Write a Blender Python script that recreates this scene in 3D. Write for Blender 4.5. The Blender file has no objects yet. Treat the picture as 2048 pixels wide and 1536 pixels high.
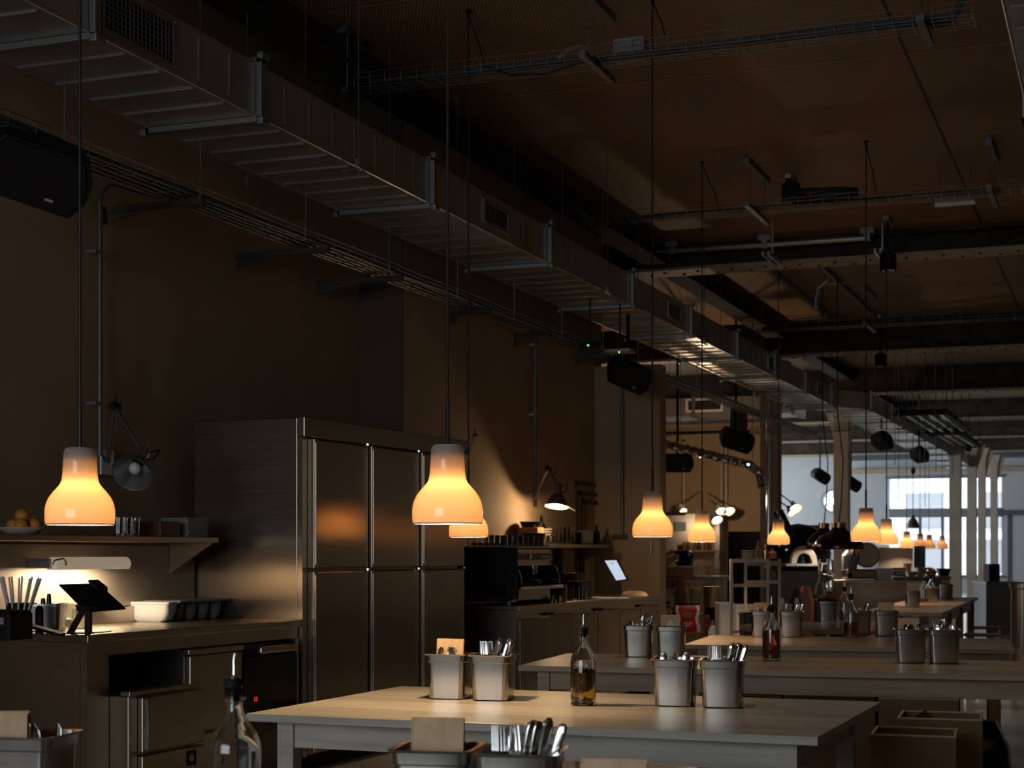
import bpy, math, random
from mathutils import Vector, Matrix
random.seed(7)
PI = math.pi
C = bpy.context.scene.collection
SC = bpy.context.scene

# ------------------------------------------------------------------ camera, world, light, exposure
YAW = math.radians(20.8)          # the camera looks 20.8 degrees to the left of the building's long axis
CS, SN = math.cos(YAW), math.sin(YAW)
EYE, F = 1.28, 3240.0
cam = bpy.data.cameras.new('camera'); camo = bpy.data.objects.new('camera', cam); C.objects.link(camo)
cam.sensor_width = 36; cam.lens = 36 * F / 2048; cam.shift_y = 340 / 2048; cam.clip_end = 300; cam.clip_start = 0.05
camo.location = (0, 0, EYE); camo.rotation_euler = (PI / 2, 0, YAW)
cam.dof.use_dof = True; cam.dof.focus_distance = 6.0; cam.dof.aperture_fstop = 7.1
SC.camera = camo
SC.view_settings.view_transform = 'Standard'; SC.view_settings.look = 'None'
SC.view_settings.exposure = 0.55; SC.view_settings.gamma = 1.0; SC.view_settings.use_curve_mapping = False
SC.cycles.use_denoising = True
SC.cycles.max_bounces = 8; SC.cycles.transmission_bounces = 10; SC.cycles.transparent_max_bounces = 12
SC.cycles.sample_clamp_indirect = 4.0; SC.cycles.caustics_refractive = False; SC.cycles.caustics_reflective = False
wd = bpy.data.worlds.new('sky'); SC.world = wd; wd.use_nodes = True
wd.node_tree.nodes['Background'].inputs[0].default_value = (0.81, 0.91, 1.0, 1)
wd.node_tree.nodes['Background'].inputs[1].default_value = 3.0

def area_light(name, loc, rot, sx, sy, power, col, portal=False):
    l = bpy.data.lights.new(name, 'AREA'); l.shape = 'RECTANGLE'; l.size = sx; l.size_y = sy
    l.energy = power; l.color = col
    if portal: l.cycles.is_portal = True
    o = bpy.data.objects.new(name, l); C.objects.link(o); o.location = loc; o.rotation_euler = rot
    return o
# portals: where the sky's daylight enters - far window, street window behind the camera, side windows
area_light('far_window_portal', (3.2, 57.45, 2.4), (-PI / 2, 0, 0), 5.0, 4.0, 1, (1, 1, 1), True)
area_light('rear_window_portal', (-3.0, -3.1, 2.1), (PI / 2, 0, 0), 4.4, 2.5, 1, (1, 1, 1), True)
area_light('kitchen_window_portal', (-14.1, 42.0, 2.6), (0, -PI / 2, 0), 3.4, 28, 1, (1, 1, 1), True)

# ------------------------------------------------------------------ placing
def W(px, Z, z=0.0):              # a point at picture column px, Z metres in front of the camera
    X = (px - 1024) / F * Z
    return Vector((X * CS - Z * SN, X * SN + Z * CS, z))
def G(px, py, z):                 # the point at height z that is seen at (px, py)
    return W(px, (z - EYE) * F / (1108 - py), z)
def ZH(py, Z): return EYE + (1108 - py) / F * Z
def atv(px, v, z=0.0):            # at picture column px on the plane x = v
    t = (px - 1024) / F
    return W(px, v / (t * CS - SN), z)
def atu(px, u, z=0.0):            # at picture column px on the plane y = u
    t = (px - 1024) / F
    return W(px, u / (t * SN + CS), z)

# ------------------------------------------------------------------ materials
def mat(name, col, rough=0.5, metal=0.0, trans=0.0, ior=1.45, emit=None, estr=0.0, coat=0.0, aniso=0.0, spec=None):
    m = bpy.data.materials.new(name); m.use_nodes = True
    b = m.node_tree.nodes['Principled BSDF']
    b.inputs['Base Color'].default_value = (*col, 1); b.inputs['Roughness'].default_value = rough
    b.inputs['Metallic'].default_value = metal; b.inputs['Transmission Weight'].default_value = trans
    b.inputs['IOR'].default_value = ior; b.inputs['Coat Weight'].default_value = coat
    b.inputs['Anisotropic'].default_value = aniso
    if spec is not None: b.inputs['Specular IOR Level'].default_value = spec
    if emit: b.inputs['Emission Color'].default_value = (*emit, 1); b.inputs['Emission Strength'].default_value = estr
    return m
def nn(m, t, **kw):
    n = m.node_tree.nodes.new(t)
    for k, v in kw.items(): setattr(n, k, v)
    return n
def lk(m, a, b): m.node_tree.links.new(a, b)
def B(m): return m.node_tree.nodes['Principled BSDF']
def vary(m, c1, c2, scale=(4, 4, 4), detail=6, bump=0.0, rough=None, contrast=(0.35, 0.65), dist=0.0):
    """noise-driven colour (and bump / roughness) in object coordinates"""
    tc = nn(m, 'ShaderNodeTexCoord'); mp = nn(m, 'ShaderNodeMapping'); mp.inputs['Scale'].default_value = scale
    nz = nn(m, 'ShaderNodeTexNoise'); nz.inputs['Scale'].default_value = 1; nz.inputs['Detail'].default_value = detail
    nz.inputs['Distortion'].default_value = dist
    r = nn(m, 'ShaderNodeValToRGB'); r.color_ramp.elements[0].position, r.color_ramp.elements[1].position = contrast
    r.color_ramp.elements[0].color = (*c1, 1); r.color_ramp.elements[1].color = (*c2, 1)
    lk(m, tc.outputs['Object'], mp.inputs[0]); lk(m, mp.outputs[0], nz.inputs['Vector']); lk(m, nz.outputs['Fac'], r.inputs[0])
    lk(m, r.outputs[0], B(m).inputs['Base Color'])
    if bump:
        bp = nn(m, 'ShaderNodeBump'); bp.inputs['Strength'].default_value = bump; bp.inputs['Distance'].default_value = 0.01
        lk(m, nz.outputs['Fac'], bp.inputs['Height']); lk(m, bp.outputs[0], B(m).inputs['Normal'])
    if rough:
        mr = nn(m, 'ShaderNodeMapRange'); mr.inputs['To Min'].default_value = rough[0]; mr.inputs['To Max'].default_value = rough[1]
        lk(m, nz.outputs['Fac'], mr.inputs[0]); lk(m, mr.outputs[0], B(m).inputs['Roughness'])
    return m
M = {}
M['plaster'] = vary(mat('plaster', (0.3, 0.24, 0.17), 0.75), (0.34, 0.245, 0.15), (0.42, 0.31, 0.195), (1.3, 1.3, 0.7), 8, 0.08, contrast=(0.3, 0.7), dist=0.6)
M['plaster_dark'] = vary(mat('plaster_dark', (0.2, 0.16, 0.12), 0.8), (0.085, 0.06, 0.04), (0.11, 0.08, 0.055), (1.3, 1.3, 0.7), 8)  # dark wall fittings; also paints the shade on the wall step
M['pale_wall'] = vary(mat('pale_wall', (0.6, 0.62, 0.64), 0.7), (0.52, 0.55, 0.58), (0.60, 0.63, 0.66), (0.5, 0.5, 0.5), 4)
M['grey_paint'] = mat('grey_paint', (0.10, 0.12, 0.14), 0.55)
M['beam_dark'] = vary(mat('beam_dark', (0.05, 0.04, 0.03), 0.85), (0.045, 0.033, 0.023), (0.085, 0.065, 0.045), (3, 3, 3), 5)
M['beam_cream'] = vary(mat('beam_cream', (0.4, 0.31, 0.2), 0.6), (0.42, 0.33, 0.22), (0.54, 0.44, 0.31), (4, 4, 4), 6)
M['column_paint'] = vary(mat('column_paint', (0.55, 0.46, 0.36), 0.55), (0.50, 0.41, 0.32), (0.62, 0.53, 0.43), (3, 3, 2), 6, 0.05)
M['floor'] = vary(mat('floor', (0.25, 0.24, 0.23), 0.22, coat=0.2), (0.20, 0.19, 0.18), (0.30, 0.29, 0.28), (1.5, 1.5, 1.5), 7, rough=(0.12, 0.3))
M['galv'] = vary(mat('galv', (0.5, 0.5, 0.5), 0.36, 0.72), (0.42, 0.42, 0.41), (0.52, 0.52, 0.51), (5, 5, 5), 3, rough=(0.26, 0.36), contrast=(0.3, 0.7))
M['conduit'] = mat('conduit', (0.16, 0.17, 0.16), 0.45, 0.6)
M['galv_dull'] = mat('galv_dull', (0.34, 0.34, 0.34), 0.42, 0.9)
M['steel'] = vary(mat('steel', (0.6, 0.56, 0.5), 0.3, 1.0), (0.42, 0.37, 0.30), (0.46, 0.40, 0.33), (30, 30, 30), 3, rough=(0.26, 0.34), contrast=(0.2, 0.8))
def brushed(name, axis_scale, c=(0.34, 0.275, 0.205), r=(0.17, 0.25), an=0.75, wob=0.06):
    m = mat(name, c, 0.3, 1.0, aniso=an); vary(m, tuple(x * 0.92 for x in c), tuple(x * 1.05 for x in c), axis_scale, 3, rough=r, contrast=(0.2, 0.8))
    tg = nn(m, 'ShaderNodeTangent', direction_type='RADIAL', axis='Z'); lk(m, tg.outputs[0], B(m).inputs['Tangent'])
    tc = nn(m, 'ShaderNodeTexCoord'); nz = nn(m, 'ShaderNodeTexNoise'); nz.inputs['Scale'].default_value = 1.6; nz.inputs['Detail'].default_value = 1
    bp = nn(m, 'ShaderNodeBump'); bp.inputs['Strength'].default_value = wob; bp.inputs['Distance'].default_value = 0.05
    lk(m, tc.outputs['Object'], nz.inputs['Vector']); lk(m, nz.outputs['Fac'], bp.inputs['Height']); lk(m, bp.outputs[0], B(m).inputs['Normal'])
    return m
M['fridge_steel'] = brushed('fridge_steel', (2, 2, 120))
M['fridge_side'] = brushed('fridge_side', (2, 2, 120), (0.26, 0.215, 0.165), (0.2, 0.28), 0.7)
M['pan_steel'] = brushed('pan_steel', (60, 60, 3), (0.50, 0.475, 0.43), (0.15, 0.22), 0.35, 0.02)
M['shiny'] = mat('shiny', (0.75, 0.74, 0.72), 0.12, 1.0)
M['chrome'] = mat('chrome', (0.8, 0.8, 0.8), 0.06, 1.0)
M['brass'] = mat('brass', (0.42, 0.27, 0.14), 0.22, 1.0)
M['bronze'] = mat('bronze', (0.10, 0.07, 0.055), 0.22, 0.9)
M['black'] = mat('black', (0.007, 0.007, 0.008), 0.6, spec=0.25)
M['black_gloss'] = mat('black_gloss', (0.012, 0.012, 0.014), 0.12)
M['cord'] = mat('cord', (0.012, 0.014, 0.018), 0.5)
M['cable_blue'] = mat('cable_blue', (0.05, 0.075, 0.085), 0.5)
M['cable_green'] = mat('cable_green', (0.025, 0.11, 0.07), 0.5)
M['cable_red'] = mat('cable_red', (0.16, 0.02, 0.015), 0.5)
M['cable_grey'] = mat('cable_grey', (0.2, 0.2, 0.2), 0.5)
M['white_plastic'] = mat('white_plastic', (0.72, 0.70, 0.66), 0.35)
M['white_bright'] = mat('white_bright', (0.85, 0.84, 0.82), 0.35)
M['grey_plastic'] = mat('grey_plastic', (0.30, 0.29, 0.28), 0.4)
M['grey_metal'] = mat('grey_metal', (0.24, 0.26, 0.28), 0.4, 0.6)
M['dark_green'] = mat('dark_green', (0.018, 0.03, 0.03), 0.5)
M['red'] = mat('red', (0.55, 0.02, 0.012), 0.35)
M['dark_red'] = mat('dark_red', (0.20, 0.012, 0.01), 0.35)
M['gold'] = mat('gold', (0.45, 0.28, 0.08), 0.4)
M['paper'] = vary(mat('paper', (0.60, 0.44, 0.28), 0.9), (0.60, 0.40, 0.24), (0.70, 0.49, 0.31), (40, 40, 40), 4)
M['white_paper'] = mat('white_paper', (0.8, 0.78, 0.74), 0.9)
M['kraft'] = vary(mat('kraft', (0.30, 0.19, 0.10), 0.7), (0.15, 0.085, 0.04), (0.20, 0.115, 0.055), (6, 6, 6), 4)
M['kraft_edge'] = mat('kraft_edge', (0.50, 0.35, 0.2), 0.45)
M['ceramic'] = mat('ceramic', (0.62, 0.56, 0.48), 0.25)
M['orange'] = vary(mat('orange', (0.65, 0.25, 0.03), 0.5), (0.60, 0.22, 0.02), (0.72, 0.30, 0.04), (60, 60, 60), 2, 0.2)
M['leather'] = mat('leather', (0.12, 0.045, 0.025), 0.4)
M['terracotta'] = mat('terracotta', (0.45, 0.18, 0.08), 0.7)
M['glass'] = mat('glass', (0.96, 0.98, 0.97), 0.02, trans=1.0)
def pane():
    m = bpy.data.materials.new('window_pane'); m.use_nodes = True; nt = m.node_tree; nt.nodes.remove(nt.nodes['Principled BSDF'])
    t = nt.nodes.new('ShaderNodeBsdfTransparent'); g = nt.nodes.new('ShaderNodeBsdfGlossy'); g.inputs[1].default_value = 0.02
    a = nt.nodes.new('ShaderNodeMixShader'); a.inputs[0].default_value = 0.06
    nt.links.new(t.outputs[0], a.inputs[1]); nt.links.new(g.outputs[0], a.inputs[2]); nt.links.new(a.outputs[0], nt.nodes['Material Output'].inputs[0])
    return m
M['glass_window'] = pane()
M['glass_dark'] = mat('glass_dark', (0.01, 0.008, 0.008), 0.08)
M['oil'] = mat('oil', (0.62, 0.36, 0.03), 0.02, trans=1.0, ior=1.40)
M['oil_red'] = mat('oil_red', (0.45, 0.12, 0.012), 0.02, trans=1.0, ior=1.40)
M['chili'] = mat('chili', (0.35, 0.03, 0.008), 0.4)
M['screen'] = mat('screen', (0.02, 0.02, 0.02), 0.2, emit=(0.62, 0.72, 0.85), estr=0.62)
M['screen_ink'] = mat('screen_ink', (0.1, 0.1, 0.1), 0.3, emit=(0.35, 0.42, 0.52), estr=0.5)
M['green_led'] = mat('green_led', (0.02, 0.3, 0.05), 0.3, emit=(0.1, 1, 0.3), estr=1.6)
M['red_led'] = mat('red_led', (0.3, 0.0, 0.0), 0.3, emit=(1.0, 0.02, 0.01), estr=0.9)
M['bulb_hot'] = mat('bulb_hot', (1, 0.9, 0.7), 0.3, emit=(1.0, 0.72, 0.42), estr=25)
M['tube_hot'] = mat('tube_hot', (1, 0.9, 0.7), 0.3, emit=(1.0, 0.74, 0.46), estr=14)
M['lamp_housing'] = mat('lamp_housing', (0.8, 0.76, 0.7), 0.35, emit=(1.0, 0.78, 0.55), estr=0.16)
M['splash_steel'] = mat('splash_steel', (0.38, 0.33, 0.27), 0.5, 0.6)
M['facade'] = mat('facade', (0.72, 0.72, 0.72), 0.8)
M['facade_grey'] = mat('facade_grey', (0.30, 0.31, 0.33), 0.8)  # plain grey of the building's windows and a tall cabinet
M['pale_metal'] = mat('pale_metal', (0.45, 0.41, 0.36), 0.45, 0.3)

# oak of the tables: long boards with grain
def oak(name, c1, c2, tint):
    m = mat(name, c1, 0.42)
    tc = nn(m, 'ShaderNodeTexCoord'); mp = nn(m, 'ShaderNodeMapping'); mp.inputs['Scale'].default_value = (1.2, 22, 22)
    nz = nn(m, 'ShaderNodeTexNoise'); nz.inputs['Scale'].default_value = 1.4; nz.inputs['Detail'].default_value = 9; nz.inputs['Distortion'].default_value = 0.5
    r = nn(m, 'ShaderNodeValToRGB'); r.color_ramp.elements[0].position = 0.32; r.color_ramp.elements[1].position = 0.68
    r.color_ramp.elements[0].color = (*c1, 1); r.color_ramp.elements[1].color = (*c2, 1)
    lk(m, tc.outputs['Object'], mp.inputs[0]); lk(m, mp.outputs[0], nz.inputs['Vector']); lk(m, nz.outputs['Fac'], r.inputs[0])
    sp = nn(m, 'ShaderNodeSeparateXYZ'); lk(m, tc.outputs['Object'], sp.inputs[0])
    d = nn(m, 'ShaderNodeMath', operation='MULTIPLY'); d.inputs[1].default_value = 7.0; lk(m, sp.outputs['Y'], d.inputs[0])
    fl = nn(m, 'ShaderNodeMath', operation='FLOOR'); lk(m, d.outputs[0], fl.inputs[0])
    wn = nn(m, 'ShaderNodeTexWhiteNoise', noise_dimensions='1D'); lk(m, fl.outputs[0], wn.inputs['W'])
    mr = nn(m, 'ShaderNodeMapRange'); mr.inputs['To Min'].default_value = 0.84; mr.inputs['To Max'].default_value = 1.06; lk(m, wn.outputs['Value'], mr.inputs[0])
    mx = nn(m, 'ShaderNodeMix', data_type='RGBA', blend_type='MULTIPLY'); mx.inputs[0].default_value = 1
    lk(m, r.outputs[0], mx.inputs[6]); lk(m, mr.outputs[0], mx.inputs[7]); lk(m, mx.outputs[2], B(m).inputs['Base Color'])
    bp = nn(m, 'ShaderNodeBump'); bp.inputs['Strength'].default_value = 0.12; bp.inputs['Distance'].default_value = 0.004
    lk(m, nz.outputs['Fac'], bp.inputs['Height']); lk(m, bp.outputs[0], B(m).inputs['Normal'])
    mr2 = nn(m, 'ShaderNodeMapRange'); mr2.inputs['To Min'].default_value = 0.3; mr2.inputs['To Max'].default_value = 0.5
    lk(m, nz.outputs['Fac'], mr2.inputs[0]); lk(m, mr2.outputs[0], B(m).inputs['Roughness'])
    return m
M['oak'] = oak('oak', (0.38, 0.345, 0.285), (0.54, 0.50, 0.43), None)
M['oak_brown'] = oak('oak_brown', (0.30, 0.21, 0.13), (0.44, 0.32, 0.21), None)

# perforated plywood ceiling
def ceiling_mat():
    m = mat('perforated_ply', (0.35, 0.2, 0.1), 0.65)
    tc = nn(m, 'ShaderNodeTexCoord'); sp = nn(m, 'ShaderNodeSeparateXYZ'); lk(m, tc.outputs['Object'], sp.inputs[0])
    def math_(op, a, b=None, c=None):
        n = nn(m, 'ShaderNodeMath', operation=op)
        for i, v in enumerate((a, b, c)):
            if v is None: continue
            if isinstance(v, (int, float)): n.inputs[i].default_value = v
            else: lk(m, v, n.inputs[i])
        return n.outputs[0]
    P = 0.024
    row = math_('DIVIDE', sp.outputs['Y'], P); rf = math_('FLOOR', row)
    off = math_('MULTIPLY', math_('MODULO', rf, 2.0), 0.5)
    fx = math_('SUBTRACT', math_('FRACT', math_('ADD', math_('DIVIDE', sp.outputs['X'], P), off)), 0.5)
    fy = math_('SUBTRACT', math_('FRACT', row), 0.5)
    dist = math_('SQRT', math_('ADD', math_('MULTIPLY', fx, fx), math_('MULTIPLY', fy, fy)))
    hole = math_('LESS_THAN', dist, 0.31)
    # joints between the panels
    jy = math_('LESS_THAN', math_('ABSOLUTE', math_('SUBTRACT', math_('FRACT', math_('DIVIDE', math_('SUBTRACT', sp.outputs['Y'], 9.15 - 10), 2.2)), 0.5)), 0.0022)
    j1 = math_('FRACT', math_('DIVIDE', math_('SUBTRACT', sp.outputs['Y'], 0.35), 2.2))
    jy = math_('LESS_THAN', j1, 0.005)
    jband = math_('LESS_THAN', math_('ABSOLUTE', math_('SUBTRACT', j1, 0.0)), 0.02)
    jx = math_('LESS_THAN', math_('ABSOLUTE', math_('ADD', sp.outputs['X'], 1.42)), 0.012)
    hole = math_('MULTIPLY', hole, math_('SUBTRACT', 1.0, jband))
    nz = nn(m, 'ShaderNodeTexNoise'); nz.inputs['Scale'].default_value = 0.9; nz.inputs['Detail'].default_value = 5
    lk(m, tc.outputs['Object'], nz.inputs['Vector'])
    r = nn(m, 'ShaderNodeValToRGB'); r.color_ramp.elements[0].color = (0.34, 0.20, 0.095, 1); r.color_ramp.elements[1].color = (0.46, 0.285, 0.145, 1)
    r.color_ramp.elements[0].position = 0.3; r.color_ramp.elements[1].position = 0.7
    lk(m, nz.outputs['Fac'], r.inputs[0])
    mx = nn(m, 'ShaderNodeMix', data_type='RGBA'); lk(m, hole, mx.inputs[0]); lk(m, r.outputs[0], mx.inputs[6]); mx.inputs[7].default_value = (0.04, 0.024, 0.014, 1)
    mx2 = nn(m, 'ShaderNodeMix', data_type='RGBA'); lk(m, math_('MAXIMUM', jx, jy), mx2.inputs[0]); lk(m, mx.outputs[2], mx2.inputs[6]); mx2.inputs[7].default_value = (0.01, 0.008, 0.006, 1)
    lk(m, mx2.outputs[2], B(m).inputs['Base Color'])
    return m
M['ceiling'] = ceiling_mat()

# opal glass of the pendant shades: lets the bulb's light through, warmer in the thick body
def opal():
    m = bpy.data.materials.new('opal_glass'); m.use_nodes = True; nt = m.node_tree; nt.nodes.remove(nt.nodes['Principled BSDF'])
    out = nt.nodes['Material Output']
    t = nt.nodes.new('ShaderNodeBsdfTranslucent'); t.inputs[0].default_value = (0.066, 0.0365, 0.0165, 1)
    d = nt.nodes.new('ShaderNodeBsdfDiffuse'); d.inputs[0].default_value = (0.78, 0.74, 0.70, 1)
    a = nt.nodes.new('ShaderNodeMixShader'); a.inputs[0].default_value = 0.45
    g = nt.nodes.new('ShaderNodeBsdfGlossy'); g.inputs[1].default_value = 0.04; g.inputs[0].default_value = (1, 1, 1, 1)
    fr = nt.nodes.new('ShaderNodeFresnel'); fr.inputs[0].default_value = 1.5
    b = nt.nodes.new('ShaderNodeMixShader')
    nt.links.new(t.outputs[0], a.inputs[1]); nt.links.new(d.outputs[0], a.inputs[2])
    nt.links.new(fr.outputs[0], b.inputs[0]); nt.links.new(a.outputs[0], b.inputs[1]); nt.links.new(g.outputs[0], b.inputs[2])
    nt.links.new(b.outputs[0], out.inputs[0])
    return m
M['opal'] = opal()
M['opal_rim'] = opal(); M['opal_rim'].name = 'opal_rim'
for n_ in M['opal_rim'].node_tree.nodes:
    if n_.type == 'BSDF_TRANSLUCENT': n_.inputs[0].default_value = (0.9, 0.62, 0.38, 1)

# ------------------------------------------------------------------ mesh builder
class MB:
    def __init__(s): s.v = []; s.f = []; s.m = None
    def add(s, vs, fs, tf=None):
        n = len(s.v)
        s.v += [tuple((tf @ Vector(p)) if tf else p) for p in vs]
        s.f += [tuple(i + n for i in f) for f in fs]; return s
    def box(s, x0, x1, y0, y1, z0, z1, tf=None):
        return s.add([(x0, y0, z0), (x1, y0, z0), (x1, y1, z0), (x0, y1, z0), (x0, y0, z1), (x1, y0, z1), (x1, y1, z1), (x0, y1, z1)],
                     [(0, 3, 2, 1), (4, 5, 6, 7), (0, 1, 5, 4), (1, 2, 6, 5), (2, 3, 7, 6), (3, 0, 4, 7)], tf)
    def loft(s, loops, cap0=True, cap1=True, tf=None):
        n = len(loops[0]); vs = [p for l in loops for p in l]; fs = []
        for k in range(len(loops) - 1):
            for i in range(n):
                j = (i + 1) % n; fs.append((k * n + i, k * n + j, (k + 1) * n + j, (k + 1) * n + i))
        if cap0: fs.append(tuple(range(n - 1, -1, -1)))
        if cap1: fs.append(tuple((len(loops) - 1) * n + i for i in range(n)))
        return s.add(vs, fs, tf)
    def lathe(s, prof, n=24, tf=None, cap0=False, cap1=False):
        return s.loft([[(r * math.cos(2 * PI * i / n), r * math.sin(2 * PI * i / n), z) for i in range(n)] for r, z in prof], cap0, cap1, tf)
    def cyl(s, p0, p1, r, r1=None, n=12):
        return s.tube([p0, p1], r, n, r1)
    def tube(s, path, r, n=8, r1=None):
        path = [Vector(p) for p in path]; loops = []; up = None
        for k, p in enumerate(path):
            d = (path[min(k + 1, len(path) - 1)] - path[max(k - 1, 0)])
            if d.length < 1e-9: d = Vector((0, 0, 1))
            d.normalize()
            if up is None: up = Vector((1, 0, 0)) if abs(d.x) < 0.9 else Vector((0, 1, 0))
            a = d.cross(up); 
            if a.length < 1e-6: a = d.cross(Vector((0, 1, 0.3)))
            a.normalize(); b = d.cross(a).normalized(); up = -b if False else a.cross(d)
            rr = r if r1 is None else r + (r1 - r) * k / (len(path) - 1)
            loops.append([tuple(p + a * rr * math.cos(2 * PI * i / n) + b * rr * math.sin(2 * PI * i / n)) for i in range(n)])
        return s.loft(loops)
    def prism(s, poly, y0, y1, tf=None):      # poly in (x, z), extruded along y
        return s.loft([[(x, y0, z) for x, z in poly], [(x, y1, z) for x, z in poly]], tf=tf)
    def sphere(s, c, r, n=16, m=10, sz=1.0):
        prof = [(r * math.sin(PI * k / m) + 1e-5, -r * sz * math.cos(PI * k / m)) for k in range(m + 1)]
        return s.lathe(prof, n, Matrix.Translation(c), True, True)
    def build(s, name, material, parent=None, smooth=False, bev=0.0, loc=None):
        me = bpy.data.meshes.new(name); me.from_pydata(s.v, [], s.f); me.update()
        me.materials.append(M[material] if isinstance(material, str) else material)
        o = bpy.data.objects.new(name, me); C.objects.link(o)
        if parent: o.parent = parent
        if loc is not None: o.location = loc
        import bmesh
        bm = bmesh.new(); bm.from_mesh(me); bmesh.ops.recalc_face_normals(bm, faces=bm.faces); bm.to_mesh(me); bm.free()
        if smooth:
            for p in me.polygons: p.use_smooth = True
            try: me.set_sharp_from_angle(angle=math.radians(38))
            except Exception: pass
        if bev:
            b = o.modifiers.new('b', 'BEVEL'); b.width = bev; b.segments = 2; b.limit_method = 'ANGLE'
        return o
def rrect(w, d, r, z, n=5, cx=0, cy=0):
    pts = []
    for sx, sy, a0 in ((1, 1, 0), (-1, 1, PI / 2), (-1, -1, PI), (1, -1, 3 * PI / 2)):
        for k in range(n + 1):
            a = a0 + PI / 2 * k / n
            pts.append((cx + sx * (w / 2 - r) + r * math.cos(a), cy + sy * (d / 2 - r) + r * math.sin(a), z))
    return pts
def RZ(a): return Matrix.Rotation(a, 4, 'Z')
def TR(x, y, z): return Matrix.Translation((x, y, z))
def ROT(a, ax): return Matrix.Rotation(a, 4, ax)

def tag(o, label, cat, group=None, kind=None):
    o['label'] = label; o['category'] = cat
    if group: o['group'] = group
    if kind: o['kind'] = kind
    return o
def thing(name, label, cat, loc=(0, 0, 0), rz=0.0, group=None):
    o = bpy.data.objects.new(name, None); C.objects.link(o); o.empty_display_size = 0.1
    o.location = loc; o.rotation_euler = (0, 0, rz)
    return tag(o, label, cat, group)
def struct(o): o['kind'] = 'structure'; return o
def copy_tree(o, parent=None):
    c = o.copy(); C.objects.link(c); c.parent = parent
    for ch in list(o.children): copy_tree(ch, c)
    return c
def dup(o, loc, rz=None, label=None, group=None):
    c = copy_tree(o); c.location = loc
    if rz is not None: c.rotation_euler = (c.rotation_euler[0], c.rotation_euler[1], rz)
    if label: c['label'] = label
    if group: c['group'] = group
    return c
def lerp(a, b, t): return a + (b - a) * t

# ------------------------------------------------------------------ the building
CEIL = 4.72
struct(MB().box(-14, 9, -3.2, 58, -0.1, 0).build('floor', 'floor'))
struct(MB().box(-14, 9, -3.2, 58, CEIL, CEIL + 0.1).build('ceiling', 'ceiling'))
struct(MB().box(-5.6, -5.36, -3.2, 10.9, 0, CEIL).build('wall_left', 'plaster'))
struct(MB().box(-5.6, -5.0, 10.9, 15.72, 0, CEIL).build('wall_alcove', 'plaster'))
struct(MB().box(-5.355, -5.0, 10.88, 10.899, 0, CEIL).build('step_shade_panel', 'plaster_dark'))  # added dark panel, paints shade onto the camera-facing wall step
STUB = atu(1320, 15.5)
struct(MB().box(-5.0, STUB.x, 15.5, 15.72, 0, 3.16).build('wall_stub', 'plaster'))
struct(MB().box(-14, -5.6, 15.6, 15.72, 0, CEIL).build('wall_rear_kitchen', 'plaster'))
struct(MB().box(-14, atu(1528, 27.0).x, 27.0, 27.25, 0, 3.5).build('wall_kitchen', 'plaster'))
# kitchen side wall with an opening for its windows
w = MB(); w.box(-14.2, -14, 15.7, 28, 0, CEIL); w.box(-14.2, -14, 56, 58, 0, CEIL); w.box(-14.2, -14, 28, 56, 0, 0.9); w.box(-14.2, -14, 28, 56, 4.3, CEIL)
struct(w.build('wall_kitchen_side', 'pale_wall'))
w = MB(); w.box(9, 9.2, -3.2, 58, 0, CEIL)
struct(w.build('wall_right', 'plaster'))
w = MB(); w.box(-5.6, -5.2, -3.2, -3, 0, CEIL); w.box(-0.8, 9.2, -3.2, -3, 0, CEIL); w.box(-5.2, -0.8, -3.2, -3, 0, 0.85); w.box(-5.2, -0.8, -3.2, -3, 3.35, CEIL)
struct(w.build('wall_rear', 'plaster'))

struct(MB().box(-14, 9, 30.8, 57, CEIL - 0.03, CEIL - 0.001).build('ceiling_rear', 'beam_cream'))
# far wall: grid of openings seen between the columns
FU = 57.0
def fx(px): return atu(px, FU).x
def fz(px, py): return ZH(py, (Vector((atu(px, FU).x, FU, 0)) - Vector((0, 0, 0))).dot(Vector((-SN, CS, 0))))
wx0, wx1 = fx(1778), fx(2003)
zt, z1, z0, zb = fz(1850, 957), fz(1850, 1017), fz(1850, 1035), fz(1850, 1150)
w = MB(); rx, rz_ = fx(1666), fz(1666, 1002); rr = 0.36
w.box(-14, rx - rr - 0.02, FU, FU + 0.4, 0, CEIL); w.box(rx + rr + 0.02, wx0, FU, FU + 0.4, 0, CEIL); w.box(wx1, 9, FU, FU + 0.4, 0, CEIL)
w.box(wx0, wx1, FU, FU + 0.4, 0, zb); w.box(wx0, wx1, FU, FU + 0.4, zt, CEIL)
w.box(rx - rr - 0.02, rx + rr + 0.02, FU, FU + 0.4, 0, rz_ - rr - 0.02); w.box(rx - rr - 0.02, rx + rr + 0.02, FU, FU + 0.4, rz_ + rr + 0.02, CEIL)
ring = []; n = 32       # square-to-circle infill around the round window
for k in range(n):
    a0, a1 = 2 * PI * k / n, 2 * PI * (k + 1) / n
    def sq(a):
        m_ = max(abs(math.cos(a)), abs(math.sin(a))); q = rr + 0.02
        return (rx + q * math.cos(a) / m_, rz_ + q * math.sin(a) / m_)
    P = [(rx + rr * math.cos(a0), rz_ + rr * math.sin(a0)), sq(a0), sq(a1), (rx + rr * math.cos(a1), rz_ + rr * math.sin(a1))]
    w.prism(P, FU, FU + 0.4)
struct(w.build('wall_far', 'pale_wall'))
t = MB()       # transom, mullions of the big window
t.box(wx0, wx1, FU - 0.05, FU + 0.2, z1, z0)
for px in (1840, 1885, 1935, 1962, 1993): t.box(fx(px) - 0.05, fx(px) + 0.05, FU, FU + 0.15, zb, z1)
t.box(wx0 - 0.1, wx1 + 0.1, FU - 0.08, FU + 0.1, zb - 0.08, zb)
t.box(wx0 - 0.1, wx1 + 0.1, FU - 0.06, FU + 0.1, zt, zt + 0.1)
wf = struct(t.build('window_1', 'grey_metal'))
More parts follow.
